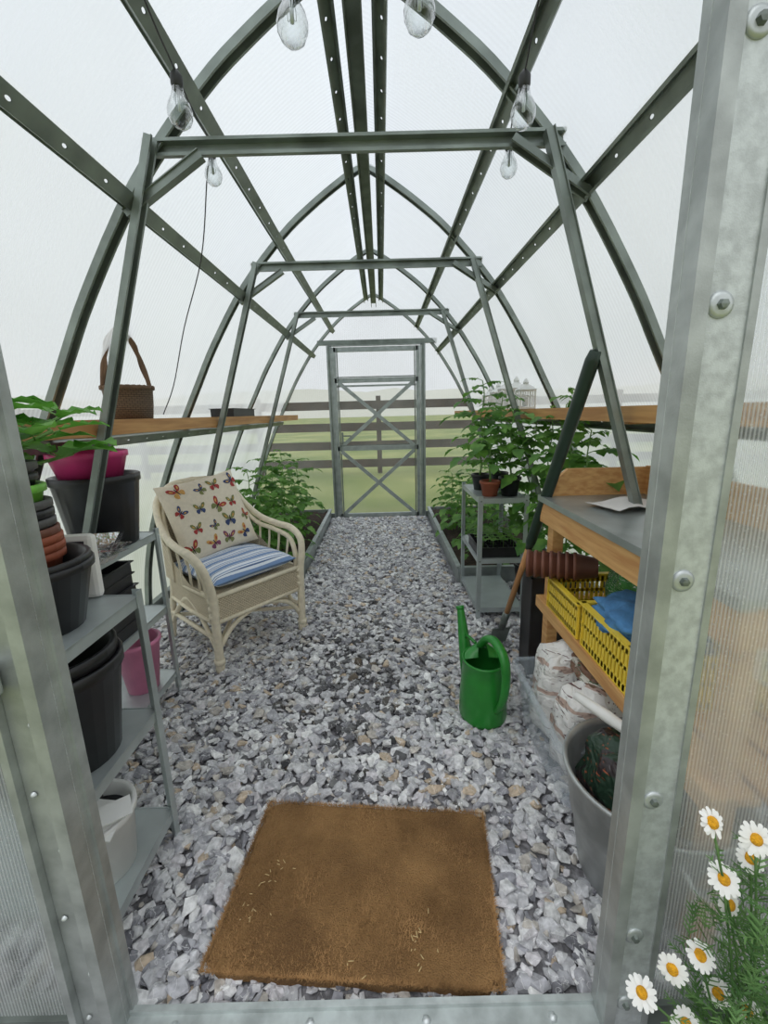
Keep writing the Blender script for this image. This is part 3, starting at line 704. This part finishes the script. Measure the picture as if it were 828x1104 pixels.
# ------------------------------------------------------------ potting bench
b=MB(); x0,x1,y0,y1=.71,1.13,.74,1.75
b.box(((x0+x1)/2,(y0+y1)/2,.892),(x1-x0+.012,y1-y0+.01,.016),1)
b.box((x0+.005,(y0+y1)/2,.892),(.03,y1-y0+.02,.022),1)
for (c,d) in [((x0+.012,(y0+y1)/2,.838),(.022,y1-y0,.09)),((x1-.012,(y0+y1)/2,.838),(.022,y1-y0,.09)),(((x0+x1)/2,y0+.012,.838),(x1-x0,.022,.09)),(((x0+x1)/2,y1-.012,.838),(x1-x0,.022,.09))]: b.box(c,d,0,bev=.003)
for x in(x0+.05,x1-.05):
    for y in(y0+.05,y1-.05): b.box((x,y,.404),(.045,.055,.784),0,bev=.003)
vs=[]
for y in(y1-.011,y1+.011): vs+=[(x0+.01,y,.90),(x1,y,.90),(x1,y,1.01),(x0+.10,y,1.01),(x0+.02,y,.935)]
b.add(vs,[[0,1,2,3,4],[9,8,7,6,5]]+[[i,5+i,5+(i+1)%5,(i+1)%5] for i in range(5)],0)
b.box((x1+.008,(y0+y1)/2,.955),(.02,y1-y0,.12),0,bev=.003)
for i in range(4): b.box((x0+.06+i*.1,(y0+y1)/2,.455),(.085,y1-y0,.018),0,bev=.002)
b.box((x0+.012,(y0+y1)/2,.44),(.022,y1-y0,.05),0,bev=.003); b.box((x1-.012,(y0+y1)/2,.44),(.022,y1-y0,.05),0)
b.make('potting_bench',[M_wood,pmat('bench_zinc_top',(.42,.46,.45),.35,.6,var=.2,vs=5)])
b=MB(); b.M=T(.93,1.50,.901)@RZ(.3); vs=[];fs=[]
for i in range(7):
    for j in range(5): vs.append((-.12+.24*i/6,-.08+.16*j/4,.004+.01*math.sin(i*1.1)*math.cos(j)+.01))
for i in range(6):
    for j in range(4): a=i*5+j; fs.append([a,a+5,a+6,a+1])
b.add(vs,fs,0,True); b.add([(x,y,z-.002) for x,y,z in vs],fs,0,True); b.make('paper_sheet',[M_paper])

def crate(name,c,d):
    b=MB(); b.M=T(*c); x,y,h=d[0]/2,d[1]/2,d[2]; t=.004
    for z,hh in((h-.015,.03),(.012,.024),(h*.5,.012)):
        b.box((-x,0,z),(t,d[1],hh),0);b.box((x,0,z),(t,d[1],hh),0);b.box((0,-y,z),(d[0],t,hh),0);b.box((0,y,z),(d[0],t,hh),0)
    b.box((-x-.004,0,h),(.02,d[1]+.02,.008),0);b.box((x+.004,0,h),(.02,d[1]+.02,.008),0);b.box((0,-y-.004,h),(d[0]+.02,.02,.008),0);b.box((0,y+.004,h),(d[0]+.02,.02,.008),0)
    n1=int(d[1]/.019); n2=int(d[0]/.019)
    for i in range(n1+1):
        yy=-y+d[1]*i/n1
        for sx in(-1,1): b.box((sx*x,yy,h/2),(t,.0115,h),0)
        b.box((0,yy,.002),(d[0],.008,.004),0)
    for i in range(n2+1):
        xx=-x+d[0]*i/n2
        for sy in(-1,1): b.box((xx,sy*y,h/2),(.0115,t,h),0)
        b.box((xx,0,.002),(.008,d[1],.004),0)
    return b.make(name,[M_yel])
crate('yellow_crate',(.885,1.50,.466),(.33,.27,.13))
crate('yellow_crate',(.885,1.19,.466),(.33,.28,.15))
b=MB(); p=Vector((.62,1.62,.656)); q=Vector((.90,1.50,.668)); dr=(q-p).normalized()
rot=dr.to_track_quat('Z','Y').to_matrix().to_4x4()
for i in range(7):
    b.lathe([(0,.085),(.036,.085),(.05,.012),(.054,.012),(.054,0),(.048,0),(.034,.08),(0,.08)],p+dr*(.028*i),24,0,M=rot)
b.make('brown_flower_pots',[M_brown])
def blob(name,c,r,mat,seed=0,amp=.25,uvsc=1,sub=4,flat=1,M=None):
    bm=bmesh.new(); bmesh.ops.create_icosphere(bm,subdivisions=sub,radius=1)
    for v in bm.verts:
        q=v.co; mx=max(abs(q.x),abs(q.y),abs(q.z)); q=q.lerp(q/mx,.45)
        n=noise.noise(v.co*1.6+Vector((seed,seed*2,0)))*amp+noise.noise(v.co*4+Vector((seed,0,seed)))*amp*.45
        q=q*(1+n)
        if flat and q.z<-.75: q.z=-.75
        v.co=Vector((q.x*r[0],q.y*r[1],q.z*r[2]))
    uvl=bm.loops.layers.uv.new('UVMap')
    for f in bm.faces:
        f.smooth=True
        for l in f.loops: l[uvl].uv=(l.vert.co.x*uvsc+l.vert.co.y*uvsc,l.vert.co.z*uvsc)
    if M is not None: bm.transform(M)
    bm.transform(T(*c))
    me=bpy.data.meshes.new(name); bm.to_mesh(me); bm.free(); me.materials.append(mat)
    o=bpy.data.objects.new(name,me); S.collection.objects.link(o); return o
blob('blue_work_cloth',(.82,1.20,.618),(.10,.125,.045),M_blue,3,.42,flat=0)
blob('green_soil_bag',(.96,1.46,.57),(.08,.08,.115),M_bag3,5,.15,4)
b=MB(); b.M=T(.765,1.33,.014)
x,y,h=.19,.24,.25
vs=[]
for a,bb,z in [(x*.86,y*.88,0),(x,y,h),(x+.018,y+.018,h),(x+.018,y+.018,h-.015)]:
    r=.04
    for k in range(16):
        an=2*math.pi*(k+.5)/16; cxx=(a-r)*(1 if math.cos(an)>0 else -1); cyy=(bb-r)*(1 if math.sin(an)>0 else -1); vs.append((cxx+r*math.cos(an),cyy+r*math.sin(an),z))
fs=[[l*16+k,l*16+(k+1)%16,(l+1)*16+(k+1)%16,(l+1)*16+k] for l in range(3) for k in range(16)]+[list(range(16))]
b.add(vs,fs,0,False); b.make('clear_storage_bin',[M_clear])
blob('soil_bag',(.74,1.45,.20),(.125,.085,.20),M_bag,1,.14,2,M=RX(-.05)@RY(.05))
blob('soil_bag',(.75,1.27,.175),(.13,.075,.185),M_bag,8,.16,2,M=RX(.12))
blob('compost_bag',(.80,1.36,.36),(.09,.13,.035),M_bag4,12,.2,3,flat=0)
b=MB(); zc_=(.715,.93,.012)
b.lathe([(0,.01),(.13,.01),(.135,0),(.14,.01),(.165,.17),(.168,.175),(.171,.18),(.19,.315),(.198,.318),(.198,.33),(.188,.328),(.184,.315),(.136,.02),(0,.02)],zc_,40,0)
for sgn in(-1,1):
    M=T(zc_[0],zc_[1]+sgn*.198,zc_[2]+.28); b.tube([M@Vector((-.04,0,0)),M@Vector((-.035,sgn*.03,-.02)),M@Vector((0,sgn*.04,-.03)),M@Vector((.035,sgn*.03,-.02)),M@Vector((.04,0,0))],.006,8,0,sm=4)
b.make('zinc_bucket',[pmat('bucket_zinc',(.42,.44,.44),.45,.6,var=.25,vs=10)])
blob('potting_soil_bag',(.70,.95,.235),(.115,.115,.16),M_bag2,4,.22,2)
b=MB()
b.tube([(.60,1.10,.44),(.66,1.03,.42),(.71,.96,.405)],[.012,.017,.013],12,0,sm=4); b.tube([(.71,.96,.405),(.735,.925,.39)],.006,8,1)
b.make('hand_trowel',[M_white,M_galv])
b=MB(); traybox(b,(.82,1.885,.012),(.20,.13,.50),0,t=.006); b.box((.82,1.885,.47),(.19,.12,.01),1); b.make('black_planter_box',[M_pot,M_soil])
b=MB(); p=Vector((.655,2.13,.02)); q=Vector((.765,1.49,1.43)); d=q-p
b.tube([p+d*.10,p+d*.5],.0135,12,0); b.tube([p+d*.44,p+d*.47,p+d*.98,p+d*1.0],[.014,.022,.024,.018],14,1)
b.tube([p+d*.08,p+d*.16],.018,12,2)
b.M=T(*p)@(d.normalized().to_track_quat('Z','Y').to_matrix().to_4x4()); b.box((0,0,.05),(.10,.006,.14),2,bev=.002); b.M=Matrix.Identity(4)
b.make('long_handled_spade',[M_handlew,M_dkgreen,M_frame_s])

# ------------------------------------------------------------ plants
def leaflet(b,M,L,mat=0,wd=.42,droop=.25):
    pr=[(0,0),(.30,.18),(.38,.34),(.26,.46),(.32,.6),(.15,.8),(0,1)]
    vs=[];fs=[]
    for wv,t in pr:
        z=-droop*t*t*L
        vs+= [(-wv*wd/.36*L,t*L,z+wv*.25*L),(0,t*L,z),(wv*wd/.36*L,t*L,z+wv*.25*L)]
    for i in range(len(pr)-1):
        a=i*3; fs+=[[a,a+3,a+4,a+1],[a+1,a+4,a+5,a+2]]
    b.add(vs,fs,mat,True,None,M)
def look(p,d,roll=0):
    d=Vector(d).normalized(); q=d.to_track_quat('Y','Z'); return Matrix.Translation(p)@q.to_matrix().to_4x4()@RY(roll)
def compound(b,p,d,L,rnd,mat=0,st=1,npair=3):
    d=Vector(d).normalized(); P=[Vector(p)]; k=6
    for i in range(k): 
        d=(d+Vector((0,0,-.13))).normalized(); P.append(P[-1]+d*L/k)
    b.tube(P,[.0022,.001],4,st,cap=False)
    side=d.cross(Vector((0,0,1))).normalized()
    for i in range(npair):
        t=.35+.5*i/npair; a=P[int(t*k)]; l=L*(.36-.04*i)*rnd.uniform(.85,1.15)
        for sg in(-1,1):
            leaflet(b,look(a,side*sg+d*.45+Vector((0,0,rnd.uniform(-.25,.15))),rnd.uniform(-.3,.3)),l,mat)
    leaflet(b,look(P[-1]-d*L*.05,d,rnd.uniform(-.2,.2)),L*.45,mat)
def tomato(b,base,h,seed,nl=12,L=(.16,.26),lean=(0,0),t0=.12):
    rnd=random.Random(seed); P=[]; n=8
    for i in range(n+1):
        t=i/n; P.append(Vector(base)+Vector((lean[0]*t+rnd.uniform(-.012,.012),lean[1]*t+rnd.uniform(-.012,.012),h*t)))
    b.tube(P,[.006,.003],6,1,sm=2)
    for i in range(nl):
        t=t0+(1-t0)*(i/(nl-1)); a=i*2.4+rnd.uniform(-.4,.4)+seed
        k=t*n; j=min(int(k),n-1); p=P[j].lerp(P[j+1],k-j)
        up=.35+.7*max(0,t-.6)
        compound(b,p,(math.cos(a),math.sin(a),up),rnd.uniform(*L)*(1-.35*max(0,t-.7)/.3),rnd)
def clampwall(b):
    out=[]
    for x,y,z in b.v:
        m=xw(z)-.045; x=max(-m,min(m,x)); y=min(y,YB-.1); out.append((x,y,z))
    b.v=out
def plantobj(name,items,pots=()):
    b=MB()
    for it in items: tomato(b,**it)
    for (c,r,h,mt) in pots: pot(b,c,r,h,mt,soil=4)
    clampwall(b)
    return b.make(name,[M_leaf,M_stem,M_pot,M_terra,M_soil])
sd=1
for (x,y,h) in [(-.80,3.2,.44),(-1.05,3.25,.6),(-.80,3.6,.6),(-1.1,3.7,.72),(-.80,4.0,.66),(-1.08,4.2,.78),(-.82,4.45,.7),(-1.05,4.75,.78),(-.95,3.42,.55),(-.95,3.9,.7)]:
    sd+=1; plantobj('tomato_plant',[dict(base=(x,y,.09),h=h,seed=sd,nl=19)])
for (x,y,h) in [(.82,3.3,.45),(1.1,3.4,.6),(.85,3.75,.55),(1.08,3.95,.7),(.80,4.15,.52),(1.08,4.5,.6),(.80,4.6,.52)]:
    sd+=1; plantobj('tomato_plant',[dict(base=(x,y,.09),h=h,seed=sd,nl=18)])
for (x,y,h,r,mt,ph,nl) in [(.685,2.50,.32,.055,3,.09,12),(.80,2.50,.40,.06,2,.11,15),(.68,2.72,.58,.055,2,.1,17),(.81,2.78,.48,.055,2,.1,16)]:
    sd+=1; plantobj('potted_tomato_plant',[dict(base=(x,y,.76+ph*.85),h=h,seed=sd,nl=nl,L=(.14,.22),t0=.32)],pots=[((x,y,.76),r,ph,mt)])
for (x,y,h) in [(1.02,2.2,1.12),(1.02,2.5,1.05),(1.03,2.78,.98),(1.0,2.0,.95)]:
    sd+=1; plantobj('potted_tomato_plant',[dict(base=(x,y,.2),h=h,seed=sd,nl=28,L=(.16,.26),t0=.25)],pots=[((x,y,.012),.09 if y>2.1 else .05,.22,2)])
b=MB(); traybox(b,(.735,2.58,.40),(.24,.30,.06),2,cells=(4,5))
for i in range(4):
    for j in range(5):
        p=Vector((.645+i*.06,2.46+j*.06,.45)); b.tube([p,p+Vector((0,0,.05))],.0015,4,1)
        for k in range(4): a=k*1.6+i; leaflet(b,look(p+Vector((0,0,.045)),(math.cos(a),math.sin(a),.5)),.04,0)
b.make('seedling_tray',[M_leaf,M_stem,M_pot])
def broad(b,M,L,mat=0):
    vs=[];fs=[];n=8
    for i in range(n+1):
        t=i/n; w=.42*L*math.sin(math.pi*min(1,t*.93+.07))**.75*(1-.3*t); z=-.25*t*t*L
        vs+=[(-w,t*L,z+w*.22+.006*math.sin(i*2)),(-w*.5,t*L,z+w*.16),(0,t*L,z),(w*.5,t*L,z+w*.16),(w,t*L,z+w*.22+.006*math.cos(i*2))]
    for i in range(n):
        for j in range(4): a=i*5+j; fs.append([a,a+5,a+6,a+1])
    b.add(vs,fs,mat,True,None,M)
b=MB(); rnd=random.Random(5); pc_=(-.975,.86,.80); pot(b,pc_,.085,.16,2,soil=3); base=Vector((-.975,.86,.95))
for s in range(5):
    top=Vector([(-.78,.88,1.26),(-.70,1.02,1.23),(-.76,1.16,1.27),(-.86,.98,1.30),(-.72,1.10,1.17)][s]); st=[base,base.lerp(top,.5)+Vector((.02,0,.06)),top]; b.tube(st,.004,6,1,sm=4)
    for k in range(7):
        a=k*1.5+s*.8; p=st[1].lerp(top,.5+.5*k/6); d=Vector((math.cos(a),math.sin(a),.35)); q=p+d.normalized()*.04
        b.tube([p,q],.002,5,1); broad(b,look(q,d),rnd.uniform(.09,.14))
b.v=[(x,max(y,YF+.04),z) for x,y,z in b.v]
clampwall(b)
b.make('broad_leaf_seedling',[M_leaf2,M_stem,M_pot,M_soil])

# ------------------------------------------------------------ daisies
b=MB(); rnd=random.Random(11)
fl=[(.517,.5,.668),(.585,.5,.636),(.549,.5,.564),(.535,.5,.413),(.452,.5,.336),(.495,.5,.385),(.628,.5,.288),(.523,.49,.282),(.604,.52,.576),(.575,.51,.50),(.575,.50,.33),(.70,.5,.60),(.74,.48,.45),(.80,.52,.52),(.68,.42,.36),(.86,.46,.38)]
root=Vector((.66,.50,0))
for i,p in enumerate(fl):
    p=Vector(p); st0=root+Vector((rnd.uniform(-.08,.08),rnd.uniform(-.04,.04),0))
    mid=st0.lerp(p,.55)+Vector((.03,0,-.02))
    b.tube([st0,mid,p],[.003,.002,.0018],5,0,sm=5)
    nrm=Vector((rnd.uniform(-.6,.2),-1+rnd.uniform(0,.5),rnd.uniform(.3,1.1))).normalized()
    q=nrm.to_track_quat('Z','Y').to_matrix().to_4x4(); M=T(*p)@q@RZ(rnd.uniform(0,6))
    R=rnd.uniform(.0185,.0235); np_=15
    for k in range(np_):
        a=2*math.pi*k/np_+rnd.uniform(-.06,.06); l=R*rnd.uniform(.9,1.05); w=R*.18; dz=rnd.uniform(-.003,.003)
        pts=[(.006,-w*.5,0),(.006,w*.5,0),(l*.6,w,.001+dz),(l*.6,-w,.001+dz),(l*.93,w*.7,dz-.001),(l*.93,-w*.7,dz-.001),(l,0,dz-.001)]
        b.add(pts,[[0,1,2,3],[3,2,4,5],[5,4,6]],1,True,None,M@RZ(a))
    b.lathe([(.0085,.0),(.0078,.003),(.005,.0055),(0,.0065)],(0,0,0),12,2,M=M)
    b.lathe([(.002,-.006),(.006,-.003),(.0065,0)],(0,0,0),8,0,M=M)
    for k in range(18):
        t=rnd.uniform(.25,.92); c=st0.lerp(mid,t/.55) if t<.55 else mid.lerp(p,(t-.55)/.45)
        d=Vector((rnd.uniform(-1,1),rnd.uniform(-1,1),rnd.uniform(.0,1))).normalized(); L=rnd.uniform(.025,.045)
        b.tube([c,c+d*L],[.001,.0006],3,0,cap=False)
        sdv=d.cross(Vector((.3,.2,1))).normalized()
        for m_ in range(3):
            for sg in(-1,1):
                a0=c+d*L*(.25+.25*m_); e=(sdv*sg+d*.8).normalized()*L*.38; w=d*.0018
                b.add([a0-w,a0+w,a0+e+w*.5,a0+e-w*.5],[[0,1,2,3]],0,False)
for k in range(900):
    zz=rnd.uniform(.02,.58); c=Vector((rnd.uniform(.53+max(0,zz-.38)*.25,.88),rnd.uniform(.42,.56),zz))
    d=Vector((rnd.uniform(-1,1),rnd.uniform(-1,1),rnd.uniform(0,1.2))).normalized(); L=rnd.uniform(.025,.045)
    if c.y+d.y*L>.6: d.y=-abs(d.y)
    b.tube([c,c+d*L],[.0011,.0007],3,0,cap=False); sdv=d.cross(Vector((.3,.2,1))).normalized()
    for m_ in range(3):
        for sg in(-1,1):
            a0=c+d*L*(.2+.26*m_); e=(sdv*sg+d*.9).normalized()*L*rnd.uniform(.35,.6); w=d*.0022
            b.add([a0-w,a0+w,a0+e+w*.5,a0+e-w*.5],[[0,1,2,3]],0,False)
b.make('daisy_bush',[M_dleaf,M_petal,M_dcen])

# ------------------------------------------------------------ doormat
cs=[Vector((-.332,1.157)),Vector((.341,1.097)),Vector((.292,.675)),Vector((-.381,.722))]
def mp(u,v): 
    a=cs[3].lerp(cs[2],u); d=cs[0].lerp(cs[1],u); return a.lerp(d,v)
b=MB(); n=70; vs=[];fs=[]
for i in range(n+1):
    for j in range(n+1):
        u,v=i/n,j/n; x,y=mp(u,v); e=min(u,1-u,v,1-v)
        x+=.006*noise.noise(Vector((v*9,u*9,1))); y+=.006*noise.noise(Vector((u*9,v*9,5)))
        cr=max(0,.05-math.hypot(min(u,1-u),min(v,1-v)))*.35
        x+=cr*(1 if u<.5 else -1); y+=cr*(1 if v<.5 else -1)
        z=.034+.004*noise.noise(Vector((x*8,y*8,0)))+.0035*noise.noise(Vector((x*70,y*70,3))) - (.006 if e<.012 else 0)
        vs.append((x,y,z))
for i in range(n):
    for j in range(n): a=i*(n+1)+j; fs.append([a,a+n+1,a+n+2,a+1])
b.add(vs,fs,0,True)
ring=[i*(n+1) for i in range(n+1)]+[n*(n+1)+j for j in range(1,n+1)]+[i*(n+1)+n for i in range(n-1,-1,-1)]+[j for j in range(n-1,0,-1)]
rv=[vs[k] for k in ring]; m=len(rv)
b.add(rv+[(x,y,.008) for x,y,z in rv],[[i,(i+1)%m,m+(i+1)%m,m+i] for i in range(m)],0,True)
fv=[];ff=[]
for k in range(34000):
    u,v=random.random(),random.random()
    if random.random()<.14: 
        if random.random()<.5: u=random.choice((0,1))
        else: v=random.choice((0,1))
    p=mp(u,v); a=random.uniform(0,6.28); L=random.uniform(.004,.014); w=.0008
    z0=.031; z1=z0+random.uniform(.003,.011); dx,dy=math.cos(a)*L,math.sin(a)*L
    o=len(fv); fv+=[(p.x-dy/L*w,p.y+dx/L*w,z0),(p.x+dy/L*w,p.y-dx/L*w,z0),(p.x+dx,p.y+dy,z1)]; ff.append([o,o+1,o+2])
b.add(fv,ff,1,False)
for k in range(40):
    c=random.choice([(-.30,.83),(-.27,.92),(-.02,.70),(.12,.78)]); p=Vector((c[0]+random.gauss(0,.02),c[1]+random.gauss(0,.03),.043)); a=random.uniform(0,6.28); d=Vector((math.cos(a),math.sin(a),0))*random.uniform(.004,.014)
    if p.x<-.34 or p.y<.70: continue
    b.tube([p,p+d],.0011,4,2)
b.make('coir_doormat',[M_coir,M_coirf,M_straw])

# ------------------------------------------------------------ string lights
b=MB()
bulbs=[((-.09,1.01,1.975),1.0),((.152,1.01,1.99),1.0),((-.42,1.27,1.99),1),((.43,1.26,1.965),1),((-.46,1.60,2.01),.9),((.49,1.60,2.01),.9)]
for (c,s) in bulbs:
    pr=[(0,-.036),(.012,-.034),(.023,-.025),(.0295,-.010),(.030,.002),(.026,.016),(.018,.030),(.0145,.042),(.0135,.050)]
    b.lathe([(r*s,z*s) for r,z in pr],c,24,0)
    b.lathe([(0,.048),(.013,.048),(.0135,.054),(.0145,.056),(.0145,.075),(.010,.082),(.005,.088),(0,.088)],c,16,1)
    b.lathe([(0,.0),(.004,.002),(.0045,.046),(0,.046)],c,8,2)
    b.tube([(c[0]-.006,c[1],c[2]+.048),(c[0]-.008,c[1],c[2]+.005),(c[0],c[1],c[2]+.012),(c[0]+.008,c[1],c[2]+.005),(c[0]+.006,c[1],c[2]+.048)],.0006,4,2,sm=3)
def wire(pts): b.tube(pts,.0022,6,1,sm=6)
def topof(i): c=bulbs[i][0]; return (c[0],c[1],c[2]+.085)
wire([(-.16,.70,2.38),(-.10,1.0,2.30),(-.09,1.01,2.06)]); wire([(.16,.70,2.38),(.15,1.0,2.30),(.152,1.01,2.075)])
wire([(-.36,.72,2.20),(-.39,.95,2.14),(-.407,1.12,2.09),topof(2),(-.44,1.42,2.08),topof(4),(-.50,1.66,2.04),(-.62,1.85,1.85),(-.76,1.95,1.62),(-.88,2.05,1.40),(-.97,2.1,1.27)])
wire([(.37,.72,2.20),(.40,.95,2.14),(.412,1.12,2.085),topof(3),(.455,1.42,2.08),topof(5)])
b.make('string_lights',[M_bulb,M_wire,M_galv])

# ------------------------------------------------------------ world + camera
w=bpy.data.worlds.new('overcast'); S.world=w; w.use_nodes=True; nt=w.node_tree; nt.nodes.clear()
o=nt.nodes.new('ShaderNodeOutputWorld'); bg=nt.nodes.new('ShaderNodeBackground'); tc=nt.nodes.new('ShaderNodeTexCoord'); sp=nt.nodes.new('ShaderNodeSeparateXYZ')
nt.links.new(tc.outputs['Generated'],sp.inputs[0]); rp=nt.nodes.new('ShaderNodeValToRGB'); nt.links.new(sp.outputs[2],rp.inputs[0])
rp.color_ramp.elements[0].color=(.72,.73,.745,1); rp.color_ramp.elements[1].color=(.86,.90,.95,1)
no=nt.nodes.new('ShaderNodeTexNoise'); no.inputs['Scale'].default_value=2.2
mx=nt.nodes.new('ShaderNodeMix'); mx.data_type='RGBA'; mx.blend_type='MULTIPLY'; mx.inputs[0].default_value=.28
nt.links.new(tc.outputs['Generated'],no.inputs['Vector']); nt.links.new(rp.outputs[0],mx.inputs[6]); nt.links.new(no.outputs['Fac'],mx.inputs[7])
nt.links.new(mx.outputs[2],bg.inputs[0]); bg.inputs[1].default_value=1.36; nt.links.new(bg.outputs[0],o.inputs[0])
sl=bpy.data.lights.new('soft_sun','SUN'); sl.energy=1.0; sl.angle=math.radians(60); so=bpy.data.objects.new('soft_sun',sl); so.rotation_euler=(math.radians(20),math.radians(-15),0); S.collection.objects.link(so)

f=466;pp=math.radians(12.9);th=math.radians(1.5)
r0=Vector((1,0,0)); u0=Vector((0,math.sin(pp),math.cos(pp))); fw=Vector((0,math.cos(pp),-math.sin(pp)))
R=r0*math.cos(th)-u0*math.sin(th); U=r0*math.sin(th)+u0*math.cos(th)
cam=bpy.data.cameras.new('camera'); cam.sensor_fit='VERTICAL'; cam.sensor_height=36; cam.lens=36*f/1104; cam.clip_start=.02; cam.clip_end=500
co=bpy.data.objects.new('camera',cam); S.collection.objects.link(co)
co.matrix_world=Matrix(((R.x,U.x,-fw.x,.06),(R.y,U.y,-fw.y,0),(R.z,U.z,-fw.z,1.25),(0,0,0,1)))
S.camera=co
